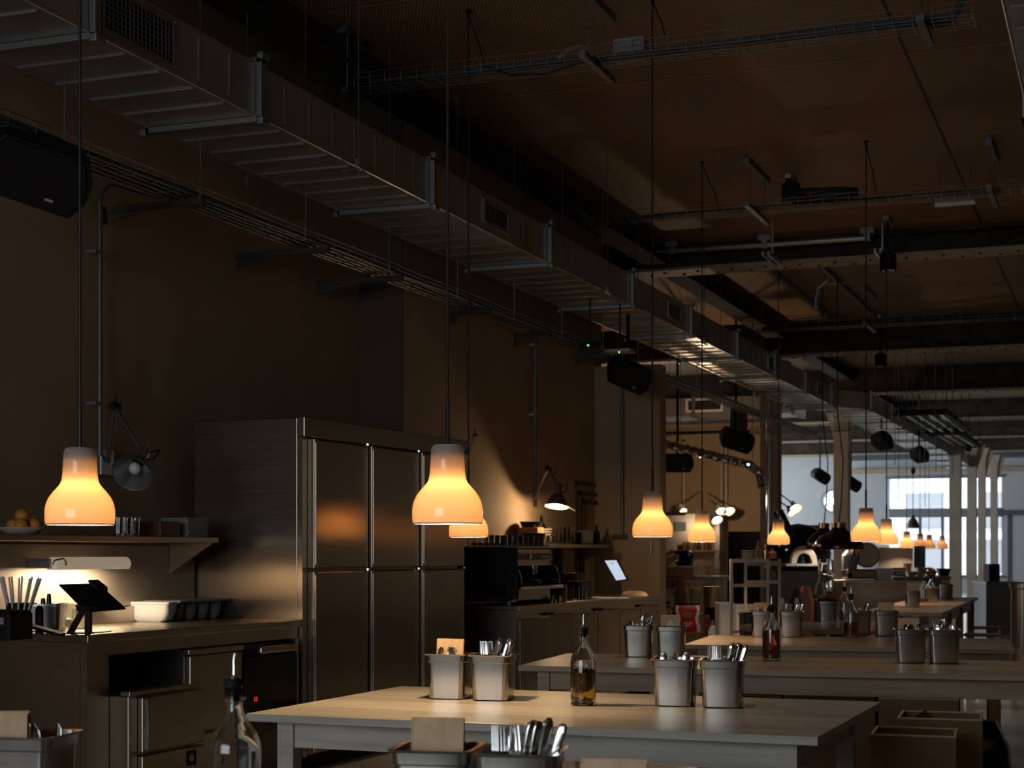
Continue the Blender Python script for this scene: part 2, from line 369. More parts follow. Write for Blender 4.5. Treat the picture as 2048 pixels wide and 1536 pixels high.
struct(MB().box(wx0, wx1, FU + 0.1, FU + 0.11, zb, zt).build('window_2', 'glass_window'))
t = MB()
t.lathe([(rr, -0.05), (rr + 0.06, -0.05), (rr + 0.06, 0.05), (rr, 0.05), (rr, -0.05)], 32, TR(rx, FU + 0.02, rz_) @ ROT(PI / 2, 'X'))
t.lathe([(0.12, -0.02), (0.15, -0.02), (0.15, 0.02), (0.12, 0.02), (0.12, -0.02)], 24, TR(rx, FU + 0.05, rz_) @ ROT(PI / 2, 'X'))
for k in range(6):
    a = PI / 3 * k + 0.5
    t.cyl((rx + 0.14 * math.cos(a), FU + 0.05, rz_ + 0.14 * math.sin(a)), (rx + 0.37 * math.cos(a), FU + 0.05, rz_ + 0.37 * math.sin(a)), 0.018)
struct(t.build('window_3', 'grey_metal'))
# dark door frame and grey door at the far wall's end
dx0, dx1 = fx(2024), fx(2060); dz = fz(2030, 1030)
struct(MB().box(dx0 - 0.14, dx0, FU - 0.06, FU, 0, dz + 0.14).box(dx1, dx1 + 0.14, FU - 0.06, FU, 0, dz + 0.14).box(dx0, dx1, FU - 0.06, FU, dz, dz + 0.14).build('trim_1', 'grey_paint'))
d = struct(MB().box(dx0, dx1, FU - 0.04, FU, 0, dz).build('door_1', 'pale_wall', bev=0.01))
struct(MB().box(fx(1998), 8.9, FU - 0.3, FU - 0.02, fz(2000, 1030), fz(2000, 1021)).build('trim_2', 'grey_paint'))
struct(MB().box(-9, 8.9, FU - 0.25, FU - 0.02, fz(1700, 948), fz(1700, 940)).build('trim_3', 'beam_cream'))
struct(MB().box(-9, 8.9, FU - 1.2, FU - 0.9, fz(1700, 925), CEIL).build('trim_4', 'grey_paint'))

# the building across the street
fb = thing('apartment_building', 'pale building with balconies seen through the big far window', 'building', (0, 72, 0))
MB().box(-14, 14, 0, 6, -4, 14).build('wall', 'facade', fb)
for k, z in enumerate((0.0, 1.9, 4.4)):
    MB().box(-13, 13, -1.4, 0, z, z + 0.28).build('balcony', 'facade', fb)
    for j in range(5):
        MB().box(-9 + j * 3.2, -7.4 + j * 3.2, -0.06, 0, z + 0.5, z + 2.0).build('window', 'facade_grey', fb)
bx = atu(1855, 70.4).x
for i in range(7):
    b = MB(); x = bx - 1.5 + i * 0.62
    for dx in (-0.14, 0.14): b.tube([(x + dx, -1.5, -0.9), (x + dx * 0.4, -1.5, -0.5), (x + dx * 1.2, -1.5, 0.0)], 0.035, 6)
    b.build('baluster', 'grey_paint', fb, True)

# riveted cross beams
def cross_beam(i, u, web_b, deep=0.25, x0=-14, rivets=True):
    b = MB(); b.box(x0, 8.99, u - 0.02, u + 0.02, web_b + 0.03, CEIL); b.box(x0, 8.99, u - deep / 2, u + deep / 2, CEIL - 0.05, CEIL)
    o = struct(b.build('beam_web' if i else 'beam_web', 'beam_dark'))
    o.name = 'trim_beam_web'
    f = MB(); f.box(x0, 8.99, u - deep / 2, u + deep / 2, web_b, web_b + 0.03)
    o2 = struct(f.build('trim_beam_flange', 'beam_cream'))
    if rivets:
        r = MB(); k = 0; x = -6.0
        while x < 8.5:
            r.lathe([(0.022, 0), (0.018, -0.012), (0.001, -0.017)], 8, TR(x, u + (0.07 if k % 2 else -0.07), web_b), True); x += 0.19; k += 1
        struct(r.build('trim_beam_rivet', 'beam_dark', smooth=True))
cross_beam(0, 17.7, EYE + 3.16, 0.42)
for k, u in enumerate((24.1, 30.5, 37.0, 43.4, 49.8)): cross_beam(1, u, EYE + 2.94 + 0.02 * k, 0.30)
# shallow plaster vaults between the last beams are read as plain ply: long beam above the duct
lb = MB(); lb.box(-5.02, -4.76, -3, 49.8, 4.49, 4.52); lb.box(-4.90, -4.88, -3, 49.8, 4.52, CEIL)
struct(lb.build('trim_long_beam', 'beam_dark'))
struct(MB().box(-3.4, -3.36, 17.9, 24.0, 4.66, CEIL).build('trim_ceiling_rail', 'conduit'))
struct(MB().box(-4.0, -3.96, 17.9, 24.0, 4.66, CEIL).build('trim_ceiling_rail', 'conduit'))

# columns
def column(px, u, w, top=4.16, label=None):
    p = atu(px, u)
    b = MB(); h = w / 2
    b.box(-h, h, -h, h, 0, top - 0.42); b.box(-h - 0.03, h + 0.03, -h - 0.03, h + 0.03, 0, 0.12)
    b.loft([rrect(w, w, 0.01, top - 0.42, 1), rrect(w * 1.25, w * 1.25, 0.01, top - 0.36, 1), rrect(w * 1.15, w * 1.15, 0.01, top - 0.30, 1), rrect(w * 1.9, w * 1.4, 0.01, top - 0.05, 1), rrect(w * 2.1, w * 1.5, 0.01, top, 1)])
    for s in (-1, 1):
        b.prism([(s * h, top - 0.75), (s * (h + 0.05), top - 0.6), (s * (h + 0.22), top - 0.08), (s * h, top - 0.08)], -0.05, 0.05)
        for k in range(22): b.sphere((s * (h - 0.03), -h, 0.3 + k * 0.15), 0.012, 6, 4)
    o = b.build('column', 'column_paint', loc=(p.x, p.y, 0)); struct(o); return o
column(1542, 24.1, 0.27); column(1684, 30.5, 0.27, 4.18)
column(1911, 37.0 + 1.2, 0.26, 4.15); column(1944, 43.4, 0.23, 4.18); column(1964, 46.5, 0.2, 4.2); column(1988, 49.8, 0.2, 4.2)

# ------------------------------------------------------------------ ventilation ducts
ZB = EYE + 2.25; ZT = EYE + 2.52
VL, VR = -4.82, -4.18
def duct_piece(x0, x1, y0, y1, zb, zt, rib, along='y'):
    """sheet-metal box with cross-beads pressed in its bottom"""
    b = MB(); b.box(x0, x1, y0, y1, zb, zt)
    if along == 'y':
        n = int((y1 - y0) / rib)
        for k in range(1, n):
            y = y0 + k * (y1 - y0) / n
            b.loft([[(x0 + 0.03, y - 0.014, zb + 0.001), (x0 + 0.03, y - 0.006, zb - 0.010), (x0 + 0.03, y + 0.006, zb - 0.010), (x0 + 0.03, y + 0.014, zb + 0.001)],
                    [(x1 - 0.03, y - 0.014, zb + 0.001), (x1 - 0.03, y - 0.006, zb - 0.010), (x1 - 0.03, y + 0.006, zb - 0.010), (x1 - 0.03, y + 0.014, zb + 0.001)]])
            b.loft([[(x1 - 0.001, y - 0.012, zb + 0.03), (x1 + 0.006, y, zb + 0.03), (x1 - 0.001, y + 0.012, zb + 0.03)],
                    [(x1 - 0.001, y - 0.012, zt - 0.03), (x1 + 0.006, y, zt - 0.03), (x1 - 0.001, y + 0.012, zt - 0.03)]])
        b.cyl((x1, y0, zb), (x1, y1, zb), 0.008, n=6); b.cyl((x0, y0, zb), (x0, y1, zb), 0.008, n=6)
    return b
duct = thing('ventilation_duct', 'long galvanised ventilation duct with grilles running the length of the room above the kitchen counters', 'duct')
def ztouv(py, h): return F * h / (1108 - py)
def u_at_edge(px):   # where the duct's right lower edge passes picture column px
    return atv(px, VR).y
joints = [u_at_edge(p) for p in (-260, 184, 516, 862, 1097, 1262)]
step = joints[-1] - joints[-2]
joints = [joints[0]] + joints[1:]
while joints[-1] + 2.1 < 24.6: joints.append(joints[-1] + 2.1)
joints.append(24.9)
for k in range(len(joints) - 1):
    y0, y1 = joints[k], joints[k + 1]
    duct_piece(VL, VR, y0 + 0.004, y1 - 0.004, ZB, ZT, 0.27).build('duct_section', 'galv', duct)
for k, y in enumerate(joints):
    f = MB(); t_ = 0.024; e = 0.032
    f.box(VL - e, VR + e, y - t_, y + t_, ZB - e, ZB - 0.001); f.box(VL - e, VR + e, y - t_, y + t_, ZT + 0.001, ZT + e)
    f.box(VR + 0.001, VR + e, y - t_, y + t_, ZB - e, ZT + e); f.box(VL - e, VL - 0.001, y - t_, y + t_, ZB - e, ZT + e)
    for cx, cz in ((VR + e, ZB - e), (VL - e, ZB - e), (VR + e, ZT + e)):
        f.box(cx - 0.02, cx + 0.014, y - t_ - 0.012, y + t_ + 0.012, cz - 0.014, cz + 0.02)
        f.cyl((cx - 0.004, y - 0.05, cz), (cx - 0.004, y + 0.05, cz), 0.007, n=6)
    f.build('flange', 'galv_dull', duct, bev=0.003)
# transition and wider run beyond it
WL, WR = -4.40, -3.75
tr = MB(); tr.loft([[(VL, 24.9, ZB), (VR, 24.9, ZB), (VR, 24.9, ZT), (VL, 24.9, ZT)],
                    [(WL, 25.6, ZB), (WR, 25.6, ZB), (WR, 25.6, ZT), (WL, 25.6, ZT)]])
tr.build('transition_piece', 'galv', duct)
y = 25.6
while y < 44:
    duct_piece(WL, WR, y + 0.004, min(y + 2.4, 44) - 0.004, ZB, ZT, 0.5).build('duct_section', 'galv', duct)
    f = MB(); e = 0.03
    f.box(WL - e, WR + e, y - 0.025, y + 0.025, ZB - e, ZB - 0.001); f.box(WR + 0.001, WR + e, y - 0.025, y + 0.025, ZB - e, ZT + e)
    f.build('flange', 'galv_dull', duct); y += 2.4
def grille(yc, w, h, parent, name='vent_grille', net=False, x=VR, zc=None):
    zc = zc or (ZB + ZT) / 2
    fr = MB(); x0 = x + 0.001; x1 = x + 0.014
    y0, y1, za, zb_ = yc - w / 2, yc + w / 2, zc - h / 2, zc + h / 2; e = 0.028
    fr.box(x0, x1, y0, y1, zb_ - e, zb_); fr.box(x0, x1, y0, y1, za, za + e)
    fr.box(x0, x1, y0, y0 + e, za + e, zb_ - e); fr.box(x0, x1, y1 - e, y1, za + e, zb_ - e)
    for yy in (y0 + 0.02, y1 - 0.02):
        for zz in (za + 0.014, zb_ - 0.014): fr.sphere((x1, yy, zz), 0.007, 6, 4)
    fo = fr.build(name, 'galv_dull', parent)
    MB().box(x0, x0 + 0.002, y0 + e, y1 - e, za + e, zb_ - e).build('opening', 'black', fo)
    s = MB(); n = 5 if not net else 7
    for k in range(1, n):
        z = za + e + (zb_ - za - 2 * e) * k / n; s.box(x0 + 0.002, x1 - 0.002, y0 + e, y1 - e, z - (0.002 if net else 0.004), z + 0.002)
    if net:
        for k in range(1, 17):
            yy = y0 + e + (w - 2 * e) * k / 17; s.box(x0 + 0.004, x1 - 0.004, yy - 0.002, yy + 0.002, za + e, zb_ - e)
    s.build('grille_bars', 'galv_dull', fo)
ya, yb = u_at_edge(192), u_at_edge(352)
yc = atv(275, VR).y
ga, gb_ = atv(199, VR).y, atv(350, VR).y
grille((ga + gb_) / 2, gb_ - ga, 0.235, duct, net=True)
for px in (991, 1348, 1543): grille(atv(px, VR).y, 0.5, 0.165, duct)
for px in (1640, ): grille(atv(px, VR).y, 0.5, 0.165, duct)
# hanger rods with brackets
for px in (703, 1205, 1400):
    y = u_at_edge(px)
    for x in (VR + 0.045, VL - 0.045): MB().cyl((x, y, ZB - 0.09), (x, y, CEIL), 0.0035, n=6).build('hanger', 'conduit', duct)
    h = MB(); h.box(VR + 0.03, VR + 0.06, y - 0.02, y + 0.02, ZB - 0.06, ZB + 0.02).box(VR - 0.05, VR + 0.075, y - 0.012, y + 0.012, ZB - 0.05, ZB - 0.036); h.build('hanger_clip', 'shiny', duct)

# branch duct toward the pizza kitchen
br = thing('branch_duct', 'galvanised branch duct crossing above the pizza kitchen with a slatted grille on its side', 'duct')
U0, U1 = 25.7, 26.6
for x0, x1 in ((-13.5, -11.2), (-11.19, -8.9), (-8.89, -6.6), (-6.59, -4.97)):
    MB().box(x0, x1, U0, U1, ZB, ZT + 0.02).build('duct_section', 'galv', br)
    MB().box(x1 - 0.03, x1 + 0.03, U0 - 0.03, U1, ZB - 0.03, ZT + 0.05).build('flange', 'galv_dull', br)
gx = atu(1409, U0).x; gm = MB(); zc = ZH(809, 26.2)
gm.box(gx - 0.31, gx + 0.31, U0 - 0.02, U0 - 0.001, zc - 0.11, zc - 0.075).box(gx - 0.31, gx + 0.31, U0 - 0.02, U0 - 0.001, zc + 0.075, zc + 0.11)
gm.box(gx - 0.31, gx - 0.27, U0 - 0.02, U0 - 0.001, zc - 0.075, zc + 0.075).box(gx + 0.27, gx + 0.31, U0 - 0.02, U0 - 0.001, zc - 0.075, zc + 0.075)
go = gm.build('vent_grille', 'white_plastic', br)
MB().box(gx - 0.27, gx + 0.27, U0 - 0.004, U0 - 0.001, zc - 0.075, zc + 0.075).build('opening', 'black', go)
gs = MB()
for k in range(1, 5): gs.box(gx - 0.27, gx + 0.27, U0 - 0.014, U0 - 0.005, zc - 0.075 + k * 0.03 - 0.004, zc - 0.075 + k * 0.03 + 0.003)
gs.build('grille_bars', 'galv_dull', go)

for x in (-12.3, -10.0, -7.7, -5.6): MB().box(x - 0.02, x + 0.02, U0 - 0.045, U0 - 0.033, ZT, CEIL).build('hanger', 'galv_dull', br)
# second duct at the edge of the view
XR = atu(2026, 9.0).x
d2 = thing('ventilation_duct', 'second galvanised duct, only its ribbed edge showing beside the wide perforated ceiling', 'duct')
zz = EYE + 3.0
vx = (lambda px, py, h: (lambda Z: W(px, Z))(F * h / (1108 - py)))
e0 = vx(2012, 30, 2.8); e1 = vx(2048, 215, 2.8)
xd = e0.x
for k in range(4):
    duct_piece(xd, xd + 0.7, 6.4 + k * 1.5, 7.9 + k * 1.5 - 0.01, EYE + 2.8, EYE + 3.1, 0.36).build('duct_section', 'galv', d2)
ye = min(e1.y, 12.0)
fl = MB(); fl.box(xd - 0.04, xd + 0.74, 6.4 + 4.5 - 0.03, 6.4 + 4.5 + 0.03, EYE + 2.76, EYE + 2.799).box(xd - 0.04, xd - 0.001, 10.87, 10.93, EYE + 2.76, EYE + 3.12); fl.build('flange', 'galv_dull', d2)

# roof-window-like louvred heater panels hung beyond the duct's bend
for k, (px, py, Z) in enumerate(((1850, 845, 29.5), (1885, 880, 35.0))):
    p = W(px, Z, ZH(py, Z))
    h = thing('ceiling_heater', ['slatted grey heater panel hanging beside the bend of the long duct', 'smaller looking slatted heater panel hung behind the other one'][k], 'heater', p, group='slatted heater panels beside the duct')
    b = MB(); b.box(-0.62, 0.62, -2.2, -2.12, -0.05, 0.05).box(-0.62, 0.62, 2.12, 2.2, -0.05, 0.05).box(-0.62, -0.56, -2.12, 2.12, -0.05, 0.05).box(0.56, 0.62, -2.12, 2.12, -0.05, 0.05)
    b.build('frame', 'black', h)
    for j in range(6): MB().box(-0.50 + j * 0.19, -0.44 + j * 0.19, -2.12, 2.12, -0.03, 0.03).build('slat', 'galv_dull', h)
    r = MB()
    for sx in (-0.59, 0.59):
        for sy in (-2.1, 2.1): r.cyl((sx, sy, 0.05), (sx, sy, CEIL - p.z), 0.008, n=5)
    r.build('hanger', 'black', h)

# ------------------------------------------------------------------ wire cable trays
def tray(name, label, p0, p1, width, height, mesh=0.10, group=None):
    """wire-mesh tray between two points (axis in x or y)"""
    p0, p1 = Vector(p0), Vector(p1); L = (p1 - p0).length; d = (p1 - p0) / L; s = Vector((-d.y, d.x, 0)); up = Vector((0, 0, 1))
    b = MB(); R = 0.0032
    offs = [(-width / 2, height), (-width / 2, height * 0.5), (-width / 2, 0), (-width / 4, 0), (0, 0), (width / 4, 0), (width / 2, 0), (width / 2, height * 0.5), (width / 2, height)]
    n = max(2, int(L / 0.6))
    for k, (o, h) in enumerate(offs):
        path = [p0 + d * (L * i / n) + s * o + up * (h + 0.004 * math.sin(i * 2.1 + k)) for i in range(n + 1)]
        b.tube(path, R, 4)
    m = int(L / mesh)
    for i in range(m + 1):
        q = p0 + d * (L * i / m) + up * -0.004
        b.tube([q - s * width / 2 + up * height, q - s * width / 2, q + s * width / 2, q + s * width / 2 + up * height], R * 0.9, 4)
    o = b.build(name, 'galv_dull'); tag(o, label, 'cable tray', group); return o
def cable(name, label, path, r, m, group=None, n=7, cat='cable', wob=0.012):
    pts = [Vector(p) for p in path]; out = []
    for a, b_ in zip(pts[:-1], pts[1:]):
        k = max(1, int((b_ - a).length / 0.35))
        for i in range(k):
            q = a.lerp(b_, i / k); out.append(q + Vector((random.uniform(-wob, wob), random.uniform(-wob, wob), random.uniform(0, wob * 0.6))) * (1 if i else 0))
    out.append(pts[-1])
    o = MB().tube(out, r, n).build(name, m, smooth=True); tag(o, label, cat, group); return o
ZTR = EYE + 1.93
tray('cable_tray', 'wire cable tray carrying green and red cables along the kitchen wall', (-4.80, 2.0, ZTR), (-4.80, 27.0, ZTR), 0.20, 0.06, 0.2)
cols = [('cable_green', 0.008, 5, 'green cable lying in the wall-side cable tray', 'green cables in the wall-side tray'),
        ('cable_red', 0.010, 2, 'red cable lying in the wall-side cable tray', 'red cables in the wall-side tray'),
        ('cable_blue', 0.012, 4, 'dark grey cable lying in the wall-side cable tray', 'dark cables in the wall-side tray')]
for m, r, n, lab, grp in cols:
    for k in range(n):
        x = -4.80 + random.uniform(-0.085, 0.085); z = ZTR + r + random.uniform(0.002, 0.035)
        cable('cable', lab, [(x, 2.0, z), (x + random.uniform(-0.02, 0.02), 9, z), (x, 16, z), (x, 26.5, z)], r, m, grp)
cable('copper_pipe', 'dull brown pipe running under the duct beside the cable tray', [(-4.96, 2, ZTR + 0.1), (-4.96, 26, ZTR + 0.1)], 0.02, 'brass', cat='pipe', wob=0.002)
for k, px in enumerate((330, 590, 742, 925, 1050, 1170)):
    p = atv(px, -4.9); y = p.y
    wallx = -5.32 if y < 10.9 else -5.0
    a = MB(); a.box(wallx, -4.66, y - 0.02, y + 0.02, ZTR - 0.045, ZTR - 0.012); a.prism([(wallx, ZTR - 0.11), (wallx + 0.02, ZTR - 0.11), (-5.0 if wallx < -5.2 else -4.93, ZTR - 0.045), (wallx, ZTR - 0.045)], y - 0.006, y + 0.006)
    tag(a.build('tray_bracket', 'beam_dark'), 'dark steel arm bolted to the wall under the green cable tray', 'bracket', 'wall arms under the kitchen cable tray')
for k in range(16):      # tray hooks hung from above
    y = 5.2 + k * 1.2; a = MB(); a.cyl((-4.69, y, ZTR - 0.01), (-4.69, y, CEIL), 0.0035, n=5); a.cyl((-4.72, y, ZTR - 0.01), (-4.66, y, ZTR - 0.01), 0.004, n=5)
    tag(a.build('tray_rod', 'galv_dull'), 'thin steel rod holding the kitchen cable tray to the ceiling', 'rod', 'rods holding the kitchen cable tray')

def ceiling_strut(p, length, top, bottom, label, rods=True):
    t = thing('tray_hanger', label, 'hanger', (p[0], p[1], 0), group='steel hangers of the crossing cable trays')
    h = 0.022
    MB().box(-h, h, -length / 2, length / 2, top - 0.045, top).box(-h - 0.005, h + 0.005, -length / 2 - 0.05, -length / 2 + 0.06, top - 0.06, top - 0.03).build('upper_rail', 'conduit', t)
    MB().box(-h, h, -length / 2, length / 2, bottom - 0.045, bottom - 0.008).build('lower_rail', 'conduit', t)
    r = MB(); r.cyl((0, -length / 3, bottom - 0.06), (0, -length / 3, top), 0.005, n=6); r.cyl((0, length / 3, bottom - 0.06), (0, length / 3, top), 0.005, n=6); r.build('threaded_rod', 'galv_dull', t)
Z1T = EYE + 3.05
X1 = atu(1948, 9.6).x
tray('cable_tray', 'wire cable tray crossing the ceiling in front of the others, nearest the camera', (-4.7, 9.6, Z1T), (X1, 9.6, Z1T), 0.24, 0.075, 0.11)
ceiling_strut((atu(1195, 9.6).x, 9.6), 0.62, CEIL, Z1T, 'steel hanger carrying the first crossing tray near its middle')
ceiling_strut((atu(706, 9.6).x, 9.6), 0.25, CEIL, Z1T, 'steel hanger of the first crossing tray beside the ventilation duct')
ceiling_strut((atu(1850, 9.6).x, 9.6), 0.5, CEIL, Z1T, 'steel hanger at the open end of the first crossing tray')
g1 = 'dark cables lying in the first crossing tray'
for k in range(3):
    y = 9.52 + 0.045 * k
    cable('cable', 'thick blue-grey cable lying in the first crossing tray', [(-4.6, y, Z1T + 0.018), (-3, y + 0.02, Z1T + 0.018), (X1 - 0.12 - 0.05 * k, y, Z1T + 0.018)], 0.013, 'cable_blue', g1)
xe = X1 - 0.15
cable('cable', 'bundled cables curving up to the ceiling from the open end of the crossing tray', [(xe - 0.1, 9.68, Z1T + 0.02), (xe, 9.68, Z1T + 0.03), (xe + 0.06, 9.68, Z1T + 0.1), (xe + 0.09, 9.68, Z1T + 0.22), (xe + 0.08, 9.66, CEIL)], 0.02, 'cable_blue', wob=0.004)
cable('cable', 'loose black cable sagging out of the first crossing tray', [tuple(atu(970, 9.5, Z1T + 0.03)), tuple(atu(1020, 9.48, Z1T - 0.05)), tuple(atu(1090, 9.48, Z1T - 0.07)), tuple(atu(1160, 9.5, Z1T - 0.02)), tuple(atu(1230, 9.55, Z1T + 0.02))], 0.008, 'cord')
lp = [tuple(atu(1118, 9.5, ZH(122, 10.1))), tuple(atu(1135, 9.5, ZH(107, 10.1))), tuple(atu(1158, 9.5, ZH(102, 10.1))), tuple(atu(1172, 9.5, ZH(106, 10.1))), tuple(atu(1172, 9.5, ZH(118, 10.1)))]
cable('cable', 'grey flexible hose looping up out of the first crossing tray', lp, 0.012, 'cable_grey', wob=0.001)
bp_ = atu(1262, 9.75)
tag(MB().box(-0.1, 0.1, -0.05, 0.05, 0, 0.14).build('junction_box', 'grey_plastic', bev=0.006, loc=(bp_.x, 9.74, Z1T + 0.03)), 'pale junction box sitting on the first crossing cable tray', 'junction box')

Z2T = EYE + 3.06
X2 = 7.5
tray('cable_tray', 'wire cable tray crossing the ceiling before the first riveted beam', (-4.7, 14.3, Z2T), (X2, 14.3, Z2T), 0.24, 0.07, 0.11)
ceiling_strut((atu(1515, 14.3).x, 14.3), 0.9, CEIL, Z2T, 'steel hanger of the second crossing tray beside a black spotlight box')
ceiling_strut((atu(1985, 14.3).x, 14.3), 0.8, CEIL, Z2T, 'steel hanger of the second crossing tray beside the linear light')
for k in range(3):
    y = 14.24 + 0.05 * k; xx = atu(1640 + 70 * k, 14.3).x
    cable('cable', 'black cable lying in the second crossing tray', [(-4.6, y, Z2T + 0.016), (-1, y, Z2T + 0.016), (xx, y, Z2T + 0.016)], 0.012, 'cord', 'black cables in the second crossing tray')
pc = atu(1650, 14.3)
coil = MB()
for k in range(5): coil.tube([(pc.x + 0.28 * math.cos(a) , 14.3 + 0.05 * math.sin(a * 1.0), Z2T + 0.07 + 0.012 * k + 0.035 * math.sin(a + k)) for a in [2 * PI * i / 16 for i in range(17)]], 0.014, 6)
tag(coil.build('cable_coil', 'cord', smooth=True), 'black coil of spare cable heaped in the second crossing tray', 'cable')
arc = [tuple(atu(px, 14.25, ZH(py, 14.5))) for px, py in ((1575, 410), (1590, 398), (1615, 392), (1640, 396), (1655, 408))]
cable('cable', 'dark cable arching above the coil in the second crossing tray', arc, 0.009, 'cord', wob=0.001)
cable('cable', 'dark red cable arching above the coil in the second crossing tray', [tuple(Vector(q) + Vector((0.05, 0.03, -0.05))) for q in arc], 0.006, 'cable_red', wob=0.001)
p = W(1910, 14.2, ZH(405, 14.2))
ll = thing('linear_light', 'short pale linear light fixed under the second crossing tray, switched off', 'lamp', (p.x, p.y, p.z))
MB().box(-0.17, 0.17, -0.04, 0.04, 0, 0.07).build('housing', 'white_plastic', ll, bev=0.004)
MB().box(-0.17, 0.17, -0.045, 0.045, -0.02, -0.001).build('diffuser', 'white_bright', ll)
for x in (-0.13, 0.13): MB().cyl((x, 0, 0.07), (x, 0, CEIL - p.z), 0.004, n=6).build('hanger', 'conduit', ll)

SPOT_W = 24.0
def spot_box(px, py, Z, lab, watt=0.0):
    p = W(px, Z, ZH(py, Z)); t = thing('spotlight', lab, 'spotlight', p)
    MB().lathe([(0.075, -0.09), (0.085, -0.08), (0.085, 0.07), (0.06, 0.09), (0.001, 0.09)], 18).build('housing', 'black', t, True)
    MB().lathe([(0.001, -0.06), (0.075, -0.06), (0.07, -0.088)], 18).build('reflector', 'shiny', t, True)
    MB().box(-0.01, 0.01, -0.01, 0.01, 0.09, CEIL - p.z).build('stem', 'black', t)
    MB().box(-0.03, 0.03, -0.16, 0.16, CEIL - p.z - 0.04, CEIL - p.z).build('mounting_rail', 'galv_dull', t)
    if watt:
        l = bpy.data.lights.new('spot_light', 'SPOT'); l.energy = watt; l.color = (1.0, 0.84, 0.68); l.shadow_soft_size = 0.05; l.spot_size = math.radians(75); l.spot_blend = 0.8
        lo = bpy.data.objects.new('spot_light', l); C.objects.link(lo); lo.parent = t; lo.location = (0, 0, -0.095)
for px, Z, lab in ((1170, 5.6, 'ceiling spotlight over the nearest full table, above the top of the picture'), (1560, 7.9, 'ceiling spotlight over the second row table, above the top of the picture'), (1800, 8.9, 'ceiling spotlight over the third row table, above the top of the picture')):
    spot_box(px, 1108 - (4.45 - EYE) * F / Z, Z, lab, SPOT_W)
spot_box(1582, 385, 14.8, 'black spotlight box fixed to the ceiling above the second crossing tray', 60)
spot_box(1776, 524, 16.6, 'black spotlight hanging under the first riveted beam beside a shiny bracket', 60)
spot_box(1760, 720, 23.5, 'small black spotlight below the broad second beam', 60)

Z3T = EYE + 3.0
tray('cable_tray', 'wire cable tray crossing just before the broad second beam', (-4.7, 21.6, Z3T), (8.5, 21.6, Z3T), 0.3, 0.16, 0.22)
cable('cable', 'thick dark cable lying in the tray before the broad second beam', [(-4.6, 21.6, Z3T + 0.03), (atu(1722, 21.6).x, 21.6, Z3T + 0.03)], 0.028, 'cord')
ceiling_strut((atu(1740, 21.5).x, 21.5), 0.9, CEIL, Z3T, 'steel hanger of the third crossing tray near the pendant cords')
# pipe carried along the first beam, and the shiny clips on it
pipe = thing('conduit_pipe', 'long steel pipe clamped along the near face of the first riveted beam', 'pipe')
xa, xb = atu(1190, 17.3).x, atu(1735, 17.3).x
MB().cyl((-5.2, 17.32, CEIL - 0.1), (xb, 17.32, CEIL - 0.1), 0.03, n=10).build('pipe', 'galv', pipe, True)
for px in (1345, 1530, 1735): x = atu(px, 17.32).x; MB().box(x - 0.07, x + 0.07, 17.27, 17.45, CEIL - 0.06, CEIL).box(x - 0.03, x + 0.03, 17.28, 17.36, CEIL - 0.14, CEIL - 0.06).build('clamp', 'galv_dull', pipe)
for px, py in ((1545, 518), (1765, 512)):
    p = W(px, 16.8, ZH(py, 16.8)); b = MB()
    for dx in (-0.03, 0.03): b.box(dx - 0.012, dx + 0.012, -0.35, 0.35, -0.02, 0.02)
    b.box(-0.008, 0.008, -0.01, 0.01, 0.02, CEIL - p.z); b.box(-0.04, 0.04, -0.03, 0.03, 0.0, 0.03)
    tag(b.build('mounting_rail', 'galv', loc=p), 'shiny double rail hanging under the beam beside the black spotlight' if px > 1600 else 'dull double rail hanging under the first riveted beam by a pendant cord', 'rail')
# bent conduit dropping from the ceiling to the third tray, with a saucer-shaped sprinkler beside it
p = W(1632, 20.5); q = W(1675, 20.5)
cable('conduit_pipe', 'bent conduit dropping from the ceiling to the third crossing tray', [(p.x, p.y, Z3T + 0.1), (p.x, p.y, 4.5), (p.x + 0.03, p.y, 4.62)], 0.03, 'galv_dull', cat='pipe', wob=0.0)
MB_ = MB().cyl((p.x + 0.03, p.y, 4.64), (q.x, q.y - 0.6, 4.66), 0.02, n=8)
tag(MB_.build('ceiling_rail', 'galv', smooth=True), 'short shiny rail on the ceiling beside the bent conduit', 'rail')
s_ = MB().lathe([(0.001, 0), (0.12, 0.0), (0.13, 0.02), (0.05, 0.06), (0.03, 0.16), (0.001, 0.16)], 16)
tag(s_.build('ceiling_sensor', 'pale_metal', smooth=True, loc=(q.x, q.y, ZH(568, 20.5))), 'saucer-shaped fitting hanging above the dome lamp cord', 'fitting')
# extra long rails running along the ceiling between beams
for k, (v, a, b_) in enumerate(((-3.75, 17.9, 21.4), (-3.0, 17.9, 23.6))):
    pass

